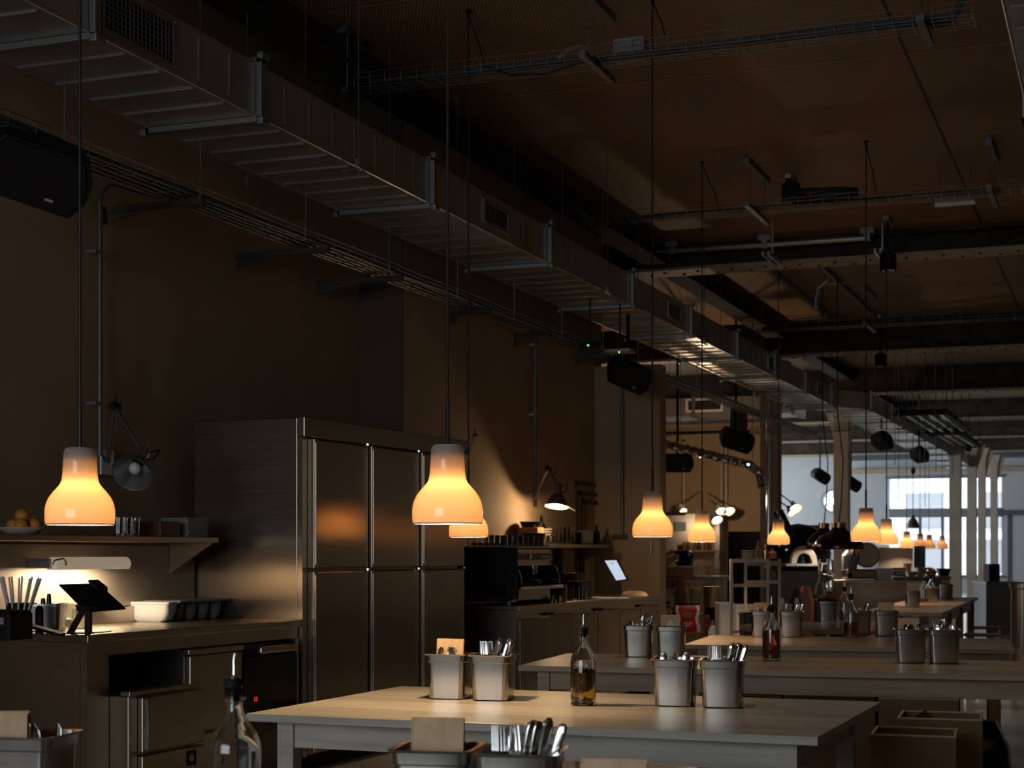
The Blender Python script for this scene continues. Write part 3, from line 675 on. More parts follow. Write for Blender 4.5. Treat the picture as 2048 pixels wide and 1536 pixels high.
# ------------------------------------------------------------------ pendants
def shade_mesh():
    prof = [(0.1185, 0.0), (0.1225, 0.003), (0.1240, 0.012), (0.1250, 0.03), (0.1245, 0.055), (0.120, 0.078), (0.110, 0.100), (0.096, 0.119), (0.082, 0.134), (0.0715, 0.147),
            (0.0655, 0.160), (0.0630, 0.178), (0.0610, 0.21), (0.0585, 0.262), (0.0565, 0.272), (0.050, 0.276)]
    return MB().lathe(prof, 48)
def make_pendant(label):
    t = thing('pendant_lamp', label, 'pendant lamp')
    sh = shade_mesh().build('lamp_shade', 'opal', t, True)
    MB().lathe([(0.1185, 0.0), (0.1175, 0.004), (0.119, 0.007), (0.1225, 0.003), (0.1185, 0.0)], 48).build('rim', 'opal_rim', sh, True)
    MB().lathe([(0.001, 0.2775), (0.050, 0.2775), (0.051, 0.274), (0.001, 0.272)], 24).build('cap', 'white_plastic', t, True)
    MB().lathe([(0.001, 0.272), (0.022, 0.272), (0.025, 0.25), (0.025, 0.15), (0.020, 0.13), (0.001, 0.13)], 16).build('socket', 'white_plastic', t, True)
    MB().lathe([(0.026, 0.203), (0.0480, 0.205), (0.0480, 0.209), (0.026, 0.211)], 24).build('neck_baffle', 'white_plastic', t, True)  # unseen plate added to keep the bulb's light out of the neck
    top = CEIL - 1.385
    MB().tube([(0, 0, 0.2775), (0, 0, top)], 0.0054, 8).cyl((0, 0, 0.2775), (0, 0, 0.43), 0.0085, n=8).build('cord', 'cord', t, True)
    MB().cyl((0, 0, top - 0.05), (0, 0, top), 0.010, n=8).lathe([(0.02, top - 0.012), (0.02, top)], 12, None, True, True).build('ceiling_hook', 'black', t, True)
    l = bpy.data.lights.new('bulb_light', 'POINT'); l.energy = PEND_W; l.color = (1.0, 0.66, 0.34); l.shadow_soft_size = 0.032
    lo = bpy.data.objects.new('bulb_light', l); C.objects.link(lo); lo.parent = t; lo.location = (0, 0, 0.10)
    return t
PEND_W = 21.0
BZ = 1.385
g = 'opal glass pendants over the tables'
pend = [  # px, distance, label, swag to (px, py)
    (160, 5.87, 'lit opal glass pendant hanging in front of the kitchen shelf of oranges', None),
    (895, 5.70, 'large lit opal pendant over the nearest table in front of the steel fridge', None),
    (937, 10.25, 'opal pendant peeking out from behind the one in front of the fridge', (968, 130)),
    (1305, 10.0, 'lit opal pendant in front of the end of the kitchen wall', (1330, 70)),
    (1404, 14.2, 'lit opal pendant in front of the dough mixer', (1440, 424)),
    (1732, 13.5, 'lit opal pendant just in front of its twin, beside the bronze dome lamps', (1752, 384)),
    (1557, 18.0, 'lit opal pendant before the broad steel-faced column', None),
    (1773, 17.6, 'lit opal pendant half behind its twin near the meat slicer', None),
    (1813, 27.6, 'small lit opal pendant in front of the big bright window', None),
    (1840, 30.4, 'dim opal pendant next after the small bright one at the big window', None),
    (1858, 32.0, 'dim opal pendant between two others before the bright window', None),
    (1884, 34.3, 'last opal pendant of the row, beside the pale columns', None)]
proto = None; pends = []
for px, Z, lab, sw in pend:
    loc = W(px, Z, BZ)
    if proto is None: proto = make_pendant(lab); proto['group'] = g; o = proto; o.location = loc
    else: o = dup(proto, loc, None, lab, g)
    pends.append(o)
    if Z > 29:
        for ch in o.children:
            if ch.type == 'LIGHT': ch.data = ch.data.copy(); ch.data.energy = 8.0
    if sw:
        top = CEIL - BZ - 0.03
        tgt = W(sw[0], Z, ZH(sw[1], Z)) - Vector(loc)
        m_ = Vector((tgt.x * 0.75, tgt.y * 0.75, lerp(top, tgt.z, 0.62)))
        MB().tube([(0, 0, top), (tgt.x * 0.35, tgt.y * 0.35, lerp(top, tgt.z, 0.3)), tuple(m_), (tgt.x * 0.8, tgt.y * 0.8, lerp(top, tgt.z, 0.75)), tuple(tgt)], 0.0055, 6).build('cord_swag', 'cord', o, True)
# small grey pendant far back
p = W(1826, 29.3, ZH(1056, 29.3))
t = thing('pendant_lamp', 'small grey metal pendant hanging unlit before the big window', 'pendant lamp', p)
MB().lathe([(0.115, 0), (0.108, 0.05), (0.07, 0.14), (0.035, 0.18), (0.03, 0.23), (0.001, 0.24)], 24).build('lamp_shade', 'grey_metal', t, True)
MB().cyl((0, 0, 0.24), (0, 0, CEIL - p.z), 0.007, n=6).lathe([(0.001, 0.95), (0.04, 1.0), (0.045, 1.07), (0.001, 1.1)], 10).build('cord', 'cord', t, True)
for k, (px, Z) in enumerate(((1790, 24.0), (1797, 25.0), (1872, 26.0), (1850, 28.0), (1905, 27.0))):
    p = W(px, Z); tag(MB().cyl((p.x, p.y, 2.1 if k % 2 else 2.6), (p.x, p.y, CEIL), 0.006, n=5).build('hanging_cable', 'cord'), 'thin dark cable hanging straight down before the bright window', 'cable', 'thin cables hanging before the window')

# bronze dome lamps over the pass
def dome(px, Z, py, lab, r=0.235):
    p = W(px, Z, ZH(py, Z)); t = thing('dome_lamp', lab, 'pendant lamp', p, group='bronze dome lamps over the pass')
    MB().lathe([(r - 0.004, 0.005), (r, 0), (r + 0.003, 0.006), (r, 0.05), (r * 0.93, 0.11), (r * 0.76, 0.165), (r * 0.5, 0.205), (r * 0.34, 0.235), (r * 0.28, 0.27)], 36).build('dome', 'bronze', t, True)
    MB().lathe([(r * 0.3, 0.268), (r * 0.31, 0.33), (r * 0.05, 0.335)], 24, None, True).build('collar', 'brass', t, True)
    MB().tube([(0, 0, 0.33), (0.03, 0, 0.6), (0.05, 0, 1.1), (-0.02, 0, 1.7), (-0.02, 0, CEIL - p.z)], 0.008, 6).build('cord', 'cord', t, True)
    MB().sphere((0, 0, 0.1), 0.035, 12, 8).build('bulb', 'bulb_hot', t, True)
    l = bpy.data.lights.new('bulb_light', 'POINT'); l.energy = 14 if r > 0.25 else 3; l.color = (1.0, 0.8, 0.6); l.shadow_soft_size = 0.03
    lo = bpy.data.objects.new('bulb_light', l); C.objects.link(lo); lo.parent = t; lo.location = (0, 0, 0.045)
dome(1678, 19.9, 1099, 'bronze dome lamp with brass collar behind the twin opal pendants', 0.30)
dome(1648, 20.7, 1098, 'bronze dome lamp half hidden behind another bronze dome', 0.23)

# ------------------------------------------------------------------ loudspeakers
def speaker(p, rx_, rz_, s, lab, mount='up', tilt=0.0):
    t = thing('loudspeaker', lab, 'loudspeaker', p, group='black loudspeakers under the ducts'); t.rotation_euler = (rx_, tilt, rz_)
    b = MB(); w, h, d = 0.50 * s, 0.30 * s, 0.30 * s     # wide cabinet with chamfered ends
    poly = [(-w / 2, -h * 0.18), (-w * 0.40, -h / 2), (w * 0.40, -h / 2), (w / 2, -h * 0.18), (w / 2, h * 0.18), (w * 0.40, h / 2), (-w * 0.40, h / 2), (-w / 2, h * 0.18)]
    b.loft([[(x * 0.86, d / 2, z * 0.8) for x, z in poly], [(x, -d * 0.25, z) for x, z in poly], [(x * 0.98, -d / 2, z * 0.98) for x, z in poly]])
    b.build('cabinet', 'black', t, bev=0.008)
    MB().loft([[(x * 0.9, -d / 2 - 0.002, z * 0.9) for x, z in poly], [(x * 0.88, -d / 2 - 0.012, z * 0.88) for x, z in poly]]).build('front_grille', 'black', t)
    MB().box(w * 0.12, w * 0.2, -d / 2 - 0.015, -d / 2 - 0.012, -h * 0.30, -h * 0.26).build('badge', 'pale_metal', t)
    return t
def arm(p, top, lab_parent):
    MB().box(-0.03, 0.03, -0.03, 0.03, 0, top - p.z).build('mounting_arm', 'black', lab_parent)
def put_speaker(px, py, Z, rx_, rz_, s, lab, tilt=0.0):
    p = W(px, Z, ZH(py, Z)); t = speaker(p, rx_, rz_, s, lab, tilt=tilt)
    # bracket reaching straight up to whatever carries it
    Mi = (Matrix.Translation(p) @ Matrix.Rotation(rz_, 4, 'Z') @ Matrix.Rotation(tilt, 4, 'Y') @ Matrix.Rotation(rx_, 4, 'X')).inverted()
    a = Mi @ Vector((p.x, p.y, p.z + 0.05)); b_ = Mi @ Vector((p.x, p.y, ZTR + 0.03 if px < 100 else (ZB if (WL < p.x < WR and p.y > 25) or (VL < p.x < VR and p.y < 25) else CEIL)))
    MB().cyl(tuple(a), tuple(b_), 0.018, n=8).build('mounting_arm', 'black', t)
    return t
put_speaker(72, 332, 7.5, math.radians(34), math.radians(50), 0.98, 'big black loudspeaker with chamfered ends hanging by the first pendant cord', tilt=math.radians(14))
put_speaker(1256, 747, 15.2, math.radians(25), math.radians(38), 0.85, 'black loudspeaker hanging above the end of the kitchen wall', tilt=math.radians(20))
put_speaker(1472, 878, 22.5, math.radians(20), math.radians(35), 0.95, 'black loudspeaker hanging under the bundle of cables by the branch duct', tilt=math.radians(15))
put_speaker(1355, 925, 22.0, math.radians(8), math.radians(20), 0.85, 'black loudspeaker hanging below the silver flexible duct')
put_speaker(1763, 882, 27.0, math.radians(-15), math.radians(70), 0.8, 'dark loudspeaker tilted under the bright bottom of the wide duct', tilt=0.3)
put_speaker(1838, 910, 31.0, math.radians(-15), math.radians(70), 0.8, 'smaller looking loudspeaker farther along under the wide duct', tilt=0.3)
put_speaker(1640, 952, 38.0, math.radians(10), math.radians(45), 0.9, 'distant loudspeaker against the pale end wall beside the round window', tilt=0.5)
put_speaker(1702, 967, 38.0, math.radians(10), math.radians(45), 0.9, 'distant loudspeaker half behind the cream column by the round window', tilt=0.5)
put_speaker(1932, 895, 38.0, math.radians(10), math.radians(80), 0.6, 'small black loudspeaker between the pale columns')

# cable bundle that drops down behind the duct to the speaker
for k in range(7):
    x0 = atu(1462 + 5 * k, 22.9).x; m = ['cable_green', 'cable_green', 'cable_blue', 'cable_green', 'cable_red', 'cable_blue', 'cable_red'][k]
    cable('cable', 'cable dropping in a bundle over the black loudspeaker by the branch duct', [(x0, 22.95, ZH(808, 23)), (x0, 22.9, ZH(860, 23)), (x0 - 0.1, 22.9, ZH(868, 23))], 0.018, m, 'cables dropping behind the duct')
tray('cable_tray', 'wire cable tray crossing below the branch duct', (-13.5, 23.2, ZH(866, 23.5)), (4.0, 23.2, ZH(866, 23.5)), 0.25, 0.08, 0.2)
cable('cable', 'green cable in the tray below the branch duct', [(-13, 23.2, ZH(866, 23.5) + 0.02), (atu(1500, 23.2).x, 23.2, ZH(866, 23.5) + 0.02)], 0.03, 'cable_green')
# crinkled silver flexible hose
pth = [W(1312, 21.3, ZH(884, 21.3)), W(1380, 21.4, ZH(900, 21.4)), W(1440, 21.5, ZH(915, 21.5)), W(1500, 21.6, ZH(930, 21.6)), W(1519, 21.7, ZH(945, 21.7)), W(1524, 21.8, ZH(975, 21.8))]
hs = MB(); pts = []
for a, b_ in zip(pth[:-1], pth[1:]):
    for i in range(14): pts.append(a.lerp(b_, i / 14))
pts.append(pth[-1]); loops = []
for k, q in enumerate(pts):
    d = (pts[min(k + 1, len(pts) - 1)] - pts[max(0, k - 1)]).normalized(); s_ = d.cross(Vector((0, 1, 0))).normalized(); u_ = d.cross(s_)
    rr_ = 0.062 * (1.0 if k % 2 else 0.88) * (1 + 0.08 * math.sin(k * 1.7))
    loops.append([tuple(q + s_ * rr_ * math.cos(2 * PI * i / 14) + u_ * rr_ * math.sin(2 * PI * i / 14)) for i in range(14)])
hs.loft(loops)
fd_ = tag(hs.build('flexible_duct', 'chrome'), 'crinkled silver flexible duct sloping down toward the column', 'duct')
for k in (10, 46): MB().cyl(tuple(pts[k]), (pts[k].x, pts[k].y, CEIL), 0.004, n=6).build('hanger', 'conduit', fd_)

# smoke detector, leds
p = W(1240, 14.6, ZH(706, 14.6))
t = thing('access_point', 'flat pale ceiling box with a green light under the cable tray', 'electronic box', p)
MB().box(-0.12, 0.12, -0.1, 0.1, 0, 0.03).build('housing', 'pale_metal', t, bev=0.008)
MB().sphere((0.02, -0.09, -0.004), 0.008, 8, 6).build('green_light', 'green_led', t)
MB().box(-0.006, 0.006, -0.006, 0.006, 0.03, ZB - p.z).build('mounting_stem', 'black', t)
p = W(1180, 14.2, ZH(692, 14.2))
t = thing('network_switch', 'small dark box with a yellow green light on the cable tray bracket', 'electronic box', p)
MB().box(-0.08, 0.08, -0.05, 0.05, -0.02, 0.03).build('housing', 'black', t, bev=0.004)
MB().sphere((0, -0.052, 0), 0.008, 8, 6).build('green_light', 'green_led', t)
MB().box(-0.006, 0.006, -0.006, 0.006, 0.03, ZB - p.z).build('mounting_stem', 'black', t)

camRr, camFf = Vector((CS, SN, 0)), Vector((-SN, CS, 0))
# ------------------------------------------------------------------ kitchen run: fridge, counters, shelves
KA = math.radians(90 - 2.7)
KO = G(176, 1270, 0.90); KO.z = 0
KXd, KYd = Vector((math.cos(KA), math.sin(KA), 0)), Vector((-math.sin(KA), math.cos(KA), 0))
def KP(x, y, z=0.0): return Vector((KO.x, KO.y, 0)) + KXd * x + KYd * y + Vector((0, 0, z))
def kx(px, y):      # position along the run where column px meets the plane at local depth y
    t = (px - 1024) / F; r = Vector((t * CS - SN, t * SN + CS, 0)); q = Vector((KO.x, KO.y, 0)) + KYd * y
    # q + KXd*a = r*s
    det = KXd.x * (-r.y) - (-r.x) * KXd.y
    a = (-q.x * (-r.y) - (-r.x) * (-q.y)) / det
    return a
def kz(x, y, py):   # height seen at row py at local (x, y)
    p = KP(x, y); Z = -p.x * SN + p.y * CS; return ZH(py, Z)
xc = kx(603, 0)     # where the counter meets the fridge
DEP = 0.72
# counter
ct = thing('kitchen_counter', 'stainless steel kitchen counter with built-in drawers beside the tall fridge', 'counter', KP(0, 0), KA)
MB().box(-0.0, xc - 0.005, 0.0, DEP, 0.862, 0.90).box(0, xc - 0.005, DEP - 0.02, DEP, 0.90, 0.99).build('worktop', 'steel', ct, bev=0.004)
MB().box(0.008, 0.17, 0.012, 0.05, 0.0, 0.861).build('corner_post', 'steel', ct)
MB().box(0.008, 0.03, 0.052, DEP, 0.0, 0.861).build('end_panel', 'steel', ct)
MB().box(0.171, xc - 0.01, 0.02, 0.05, 0.795, 0.861).build('fascia', 'steel', ct)
MB().box(xc - 0.05, xc - 0.01, 0.012, 0.05, 0.0, 0.794).build('corner_post', 'steel', ct)
MB().box(0.172, xc - 0.06, 0.30, 0.33, 0.02, 0.794).build('inner_panel', 'black', ct)
MB().box(0.172, xc - 0.06, 0.10, DEP - 0.02, 0.02, 0.06).build('plinth', 'black', ct)
# drawer refrigerator that stands a little forward, lower than the rest
x1 = kx(236, -0.08)
u1 = thing('drawer_refrigerator', 'low steel refrigerator unit standing proud of the counter with an open black gap above it', 'refrigerator', KP(0, 0), KA)
MB().box(0.175, 0.77, -0.10, 0.295, 0.0, 0.60).build('body', 'steel', u1, bev=0.004)
MB().box(0.165, 0.78, -0.115, -0.06, 0.601, 0.625).build('top_rail', 'steel', u1, bev=0.003)
dd = MB().box(0.24, 0.765, -0.135, -0.102, 0.325, 0.592).build('door', 'steel', u1, bev=0.006)
MB().prism([(0.255, 0.34), (0.268, 0.34), (0.275, 0.46), (0.268, 0.58), (0.255, 0.58), (0.262, 0.46)], -0.155, -0.136).build('handle', 'galv_dull', dd)
d2_ = MB().box(0.24, 0.765, -0.135, -0.102, 0.03, 0.31).build('door', 'steel', u1, bev=0.006)
lbm = MB().box(0.60, 0.68, -0.138, -0.1355, 0.22, 0.295).build('label_plate', 'black', d2_)
MB().lathe([(0.022, 0.0), (0.022, 0.002)], 5, TR(0.64, -0.1385, 0.258) @ ROT(PI / 2, 'X'), True, True).build('star_mark', 'grey_plastic', lbm)
MB().box(0.725, 0.752, -0.137, -0.1355, 0.345, 0.40).build('hinge_cover', 'grey_plastic', dd)
# taller doors
x2, x3 = 0.79, kx(482, 0.0)
u2 = thing('counter_refrigerator', 'steel counter refrigerator door pair between the low unit and the black wine cooler', 'refrigerator', KP(0, 0), KA)
MB().box(x2, x3, 0.02, 0.295, 0.02, 0.785).build('body', 'steel', u2)
MB().box(x2 + 0.02, x3 - 0.005, -0.012, 0.018, 0.36, 0.755).build('door', 'steel', u2, bev=0.006)
MB().box(x2 + 0.02, x3 - 0.005, -0.012, 0.018, 0.04, 0.345).build('door', 'steel', u2, bev=0.006)
MB().box(x2 - 0.005, x3, -0.02, 0.018, 0.762, 0.788).build('top_rail', 'steel', u2, bev=0.003)
u3 = thing('wine_cooler', 'black glass-fronted cooler with tiny red digits under the counter', 'cooler', KP(0, 0), KA)
MB().box(x3 + 0.01, xc - 0.07, 0.0, 0.295, 0.02, 0.785).build('body', 'black', u3)
MB().box(x3 + 0.02, xc - 0.08, -0.02, -0.001, 0.05, 0.72).build('door', 'glass_dark', u3, bev=0.004)
MB().box(x3 + 0.16, xc - 0.09, -0.03, -0.001, 0.728, 0.768).build('handle', 'steel', u3, bev=0.008)
xm = kx(511, -0.02); zm = kz(xm, -0.02, 1398); dg = MB()
for k, x in enumerate((-0.014, 0.006)):
    for a in (0, 1, 2): dg.box(xm + x, xm + x + 0.012, -0.0215, -0.0205, zm - 0.012 + a * 0.01, zm - 0.0095 + a * 0.01)
    dg.box(xm + x, xm + x + 0.003, -0.0215, -0.0205, zm - 0.012, zm + 0.010)
dg.build('red_digits', 'red_led', u3)

# tall fridge
fr = thing('steel_fridge', 'tall three-bay stainless steel fridge with six doors at the end of the kitchen counter', 'fridge', KP(xc, 0), KA)
FL = 2.16; FT = 2.075
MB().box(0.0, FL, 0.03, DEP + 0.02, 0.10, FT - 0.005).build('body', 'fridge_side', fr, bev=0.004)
MB().box(0.0, FL, -0.02, 0.028, FT - 0.115, FT).build('header_panel', 'fridge_steel', fr, bev=0.004)
MB().box(0.0, 0.05, -0.006, 0.028, 0.10, FT - 0.117).build('side_frame', 'fridge_steel', fr)
MB().box(0.04, FL - 0.04, 0.1, DEP, 0.0, 0.099).build('plinth', 'black', fr)
bw = (FL - 0.06) / 3
for r_, (za, zb_) in enumerate(((0.13, 1.178), (1.196, FT - 0.125))):
    for k in range(3):
        x0 = 0.055 + k * bw
        d = MB().box(x0 + 0.05, x0 + bw - 0.012, -0.035, 0.027, za, zb_).build('door', 'fridge_steel', fr, bev=0.008)
        h = MB().box(x0 + 0.004, x0 + 0.047, -0.05, 0.027, za, zb_)
        h.box(x0 + 0.004, x0 + 0.012, -0.062, -0.051, za + 0.02, zb_ - 0.02); h.build('handle', 'fridge_steel', d, bev=0.003)
        hg = MB(); hg.cyl((x0 + bw - 0.03, -0.04, zb_ + 0.001), (x0 + bw - 0.03, -0.04, zb_ + 0.012), 0.012, n=8); hg.build('hinge', 'shiny', d)
# steel splashback behind the counter and the shelf
sp = MB().box(-0.6, xc - 0.02, DEP + 0.002, DEP + 0.012, 0.992, 1.33)
tag(sp.build('splashback', 'splash_steel', bev=0.001), 'brushed steel splashback panel on the wall behind the kitchen counter', 'wall panel')
bpy.data.objects['splashback'].location = KP(0, 0); bpy.data.objects['splashback'].rotation_euler = (0, 0, KA)

SY = 0.40      # front edge of the wall shelf
xs = kx(437, SY); zs = kz(xs, SY, 1086)
sh = thing('wall_shelf', 'steel wall shelf with triangular brackets above the kitchen counter', 'shelf', KP(0, 0), KA)
MB().box(-0.6, xs, SY, DEP + 0.001, zs, zs + 0.032).build('board', 'steel', sh, bev=0.003)
for x in (xs - 0.03, -0.4): MB().prism([(0, 0), (0, 0.0), (0, 0)], 0, 0.01) if False else MB().loft([[(x, SY + 0.02, zs - 0.001), (x, DEP, zs - 0.001), (x, DEP, zs - 0.18)], [(x + 0.012, SY + 0.02, zs - 0.001), (x + 0.012, DEP, zs - 0.001), (x + 0.012, DEP, zs - 0.18)]]).build('bracket', 'steel', sh)
SZ = zs + 0.032

# shelf contents
def on_shelf(px, y=None):
    y = SY + 0.13 if y is None else y
    return KP(kx(px, y), y, SZ)
p = on_shelf(44); bowl = thing('fruit_bowl', 'shallow pale dish of oranges on the kitchen wall shelf', 'bowl', p)
MB().lathe([(0.001, 0.002), (0.06, 0.0), (0.075, 0.004), (0.115, 0.03), (0.118, 0.036), (0.11, 0.034), (0.07, 0.012), (0.001, 0.010)], 32).build('dish', 'ceramic', bowl, True)
om = None
for k, (dx, dy, dz) in enumerate(((-0.05, 0.0, 0.045), (0.02, -0.03, 0.045), (0.045, 0.04, 0.047), (-0.02, 0.045, 0.047), (0.0, 0.0, 0.093))):
    if om is None:
        om = thing('orange', 'orange in the shallow dish on the wall shelf', 'orange', p + Vector((dx, dy, dz)), group='oranges in the dish')
        MB().sphere((0, 0, 0), 0.034, 18, 12, 0.95).build('peel', 'orange', om, True)
        MB().lathe([(0.005, 0.031), (0.004, 0.034), (0.001, 0.0345)], 7).build('stem_end', 'dark_green', om)
        oo = om
    else: oo = dup(om, p + Vector((dx, dy, dz)), k * 1.1)
    oo.rotation_euler = (0.6 * k, 0.3 * k, k)
gl = None
def tumbler(lab, loc, grp, r=0.032, h=0.10):
    t = thing('drinking_glass', lab, 'glass', loc, group=grp)
    MB().lathe([(0.001, 0.0), (r * 0.86, 0.0), (r * 0.88, 0.005), (r, h), (r - 0.0025, h), (r * 0.83, 0.012), (r * 0.4, 0.009), (0.001, 0.009)], 20).build('glass_wall', 'glass', t, True)
    return t
i = 0
for px in (236, 252, 268):
    for y in (SY + 0.08, SY + 0.19):
        loc = on_shelf(px, y)
        if gl is None: gl = tumbler('ribbed drinking glass in the cluster on the kitchen wall shelf', loc, 'glasses on the kitchen wall shelf')
        else: dup(gl, loc)
# brown box and stack of papers
p = on_shelf(312, SY + 0.12)
tag(MB().box(-0.07, 0.11, -0.08, 0.08, 0, 0.085).build('storage_box', 'leather', bev=0.004, loc=p), 'low dark brown box on the wall shelf beside the stacked cartons', 'box')
bpy.data.objects['storage_box'].rotation_euler = (0, 0, KA)
p = on_shelf(370, SY + 0.13)
for k in range(9):
    o = MB().box(-0.10, 0.10, -0.09, 0.09, 0, 0.0115).build('flat_tray', 'grey_plastic', bev=0.002, loc=p + Vector((random.uniform(-0.003, 0.003), random.uniform(-0.004, 0.004), 0.0122 * k)))
    o.rotation_euler = (0, 0, KA + random.uniform(-0.03, 0.03)); tag(o, 'flat pale tray in the stack at the end of the kitchen wall shelf', 'tray', 'stack of flat trays')

# tube lamp under the shelf
xa, xb = kx(104, DEP - 0.14), kx(250, DEP - 0.14); yl = DEP - 0.14; zl = kz((xa + xb) / 2, yl, 1128)
tl = thing('tube_lamp', 'lit cylindrical wall lamp shining down under the shelf onto the splashback', 'lamp', KP(xa, yl, zl), KA)
L = xb - xa; r = 0.037
lo_ = []
for x in (0.0, L):
    lo_.append([(x, r * math.cos(a), r * math.sin(a)) for a in [math.radians(-50 + 280 * k / 20) for k in range(21)]])
hb = MB(); q0, q1 = lo_; inner = [[(x, y * 0.9, z * 0.9) for x, y, z in reversed(l)] for l in lo_]
hb.loft([q0 + inner[0], q1 + inner[1]]); hb.loft([q0, [(x - 0.002, y, z) for x, y, z in q0]]); hb.loft([q1, [(x + 0.004, y, z) for x, y, z in q1]])
hb.build('housing', 'lamp_housing', tl, True)
MB().cyl((0.02, 0, -0.012), (L - 0.02, 0, -0.012), 0.012, n=10).build('tube', 'tube_hot', tl, True)
MB().box(-0.02, -0.002, 0.0, 0.135, -0.02, 0.03).build('wall_mount', 'galv_dull', tl)
MB().box(L + 0.005, L + 0.015, 0.0, 0.135, -0.02, 0.03).build('wall_mount', 'galv_dull', tl)
MB().tube([(-0.004, -0.01, 0.0), (-0.02, -0.03, 0.02), (0.02, -0.055, 0.03), (0.05, -0.05, 0.01), (0.06, -0.037, -0.005)], 0.004, 6).build('wire', 'black', tl, True)
al = bpy.data.lights.new('tube_light', 'AREA'); al.shape = 'RECTANGLE'; al.size = L * 0.85; al.size_y = 0.03; al.energy = 6; al.color = (1.0, 0.76, 0.5)
ao = bpy.data.objects.new('tube_light', al); C.objects.link(ao); ao.parent = tl; ao.location = (L / 2, 0.0, -0.028); ao.rotation_euler = (math.radians(18), 0, 0)

# items on the counter -------------------------------------------------
CZ = 0.9005
def on_counter(px, y): return KP(kx(px, y), y, CZ)
# tablet stand
p = on_counter(155, 0.06); ts = thing('tablet_stand', 'black tablet on an angled stand at the corner of the kitchen counter', 'tablet', p, 0)
def cf(dx, dz, dy=0.0):   # camera-facing offsets in metres, local to the stand (which keeps world axes)
    return (dx * CS - dy * SN, dx * SN + dy * CS, dz)
foot = MB(); foot.loft([[cf(-0.05, 0.0, -0.02), cf(0.055, 0.0, -0.02), cf(0.055, 0, 0.10), cf(-0.05, 0, 0.10)], [cf(-0.045, 0.008, -0.02), cf(0.05, 0.008, -0.02), cf(0.05, 0.008, 0.10), cf(-0.045, 0.008, 0.10)]])
foot.build('base', 'black', ts)
lg = MB()
def bar(pts, w=0.018, d=0.04):
    pass
for a, b_ in (((-0.04, 0.008), (0.02, 0.115)), ((0.045, 0.008), (0.045, 0.115))):
    lg.loft([[cf(a[0] - 0.012, a[1], 0.0), cf(a[0] + 0.012, a[1], 0.0), cf(a[0] + 0.012, a[1], 0.05), cf(a[0] - 0.012, a[1], 0.05)], [cf(b_[0] - 0.012, b_[1], 0.0), cf(b_[0] + 0.012, b_[1], 0.0), cf(b_[0] + 0.012, b_[1], 0.05), cf(b_[0] - 0.012, b_[1], 0.05)]])
lg.build('leg', 'black', ts)
MB().loft([[cf(0.0, 0.11, -0.01), cf(0.075, 0.115, -0.01), cf(0.075, 0.115, 0.06), cf(0.0, 0.11, 0.06)], [cf(-0.01, 0.14, 0.0), cf(0.09, 0.125, 0.0), cf(0.09, 0.125, 0.06), cf(-0.01, 0.14, 0.06)]]).build('hinge', 'black', ts)
tb = MB(); # slanted tablet, seen from behind: parallelogram plate
A = [cf(-0.09, 0.238, 0.02), cf(0.055, 0.240, 0.17), cf(0.19, 0.118, 0.17), cf(0.04, 0.108, 0.02)]
nrm = (Vector(A[1]) - Vector(A[0])).cross(Vector(A[3]) - Vector(A[0])).normalized() * 0.012
tb.loft([A, [tuple(Vector(q) + nrm) for q in A]]); tb.build('tablet', 'black', ts, bev=0.003)
kb = MB(); kb.loft([[cf(0.02, 0.243, 0.11), cf(0.06, 0.243, 0.17), cf(0.105, 0.2, 0.17), cf(0.07, 0.2, 0.11)], [cf(0.02, 0.258, 0.11), cf(0.055, 0.258, 0.17), cf(0.10, 0.222, 0.17), cf(0.065, 0.222, 0.11)]]); kb.build('clamp', 'black', ts, bev=0.004)
MB().lathe([(0.001, 0), (0.075, 0), (0.08, 0.002), (0.075, 0.004), (0.001, 0.004)], 28, TR(*cf(0.0, 0.0, -0.02))).build('disc', 'shiny', ts, True)
cable('cable', 'thin black lead lying on the counter beside the tablet stand', [tuple(on_counter(185, 0.07) + Vector((0, 0, 0.004))), tuple(on_counter(205, 0.06) + Vector((0, 0, 0.004))), tuple(on_counter(222, 0.075) + Vector((0, 0, 0.004)))], 0.003, 'cord', wob=0.003)
# receipt printer
p = on_counter(8, 0.10)
pr = thing('receipt_printer', 'black receipt printer at the near end of the kitchen counter', 'printer', p, KA)
MB().loft([rrect(0.16, 0.20, 0.015, 0), rrect(0.16, 0.20, 0.015, 0.115), rrect(0.14, 0.18, 0.015, 0.13)]).build('body', 'black', pr, True)
MB().box(-0.085, -0.081, -0.07, 0.07, 0.07, 0.10).build('paper_slot', 'grey_plastic', pr)
p = on_counter(80, 0.10)
tag(MB().loft([[cf(-0.07, 0.045), cf(-0.07, 0.045, 0.10), cf(-0.07, 0.058, 0.10), cf(-0.07, 0.058)], [cf(0.09, 0.0), cf(0.09, 0.0, 0.10), cf(0.09, 0.013, 0.10), cf(0.09, 0.013)]]).build('card_terminal', 'black', loc=p, bev=0.002), 'flat black card reader sloping beside the receipt printer', 'card reader')
# straw cup and straws
p = KP(kx(36, 0.30), 0.30, CZ)
cup = thing('straw_holder', 'dark cup holding upright straws behind the receipt printer', 'cup', p)
MB().lathe([(0.001, 0), (0.05, 0), (0.055, 0.15), (0.052, 0.15), (0.047, 0.006), (0.001, 0.006)], 20).build('cup_wall', 'black', cup, True)
for k in range(12):
    a = 2 * PI * k / 12; d = Vector((math.cos(a) * 0.30 + 0.06, math.sin(a) * 0.25, 1)).normalized(); q = p + Vector((0.02 * math.cos(a), 0.02 * math.sin(a), 0.01))
    tag(MB().cyl(tuple(q), tuple(q + d * 0.27), 0.0045, n=8).build('drinking_straw', 'white_plastic', smooth=True), 'pale straw standing in the dark cup on the kitchen counter', 'straw', 'straws in the dark cup')

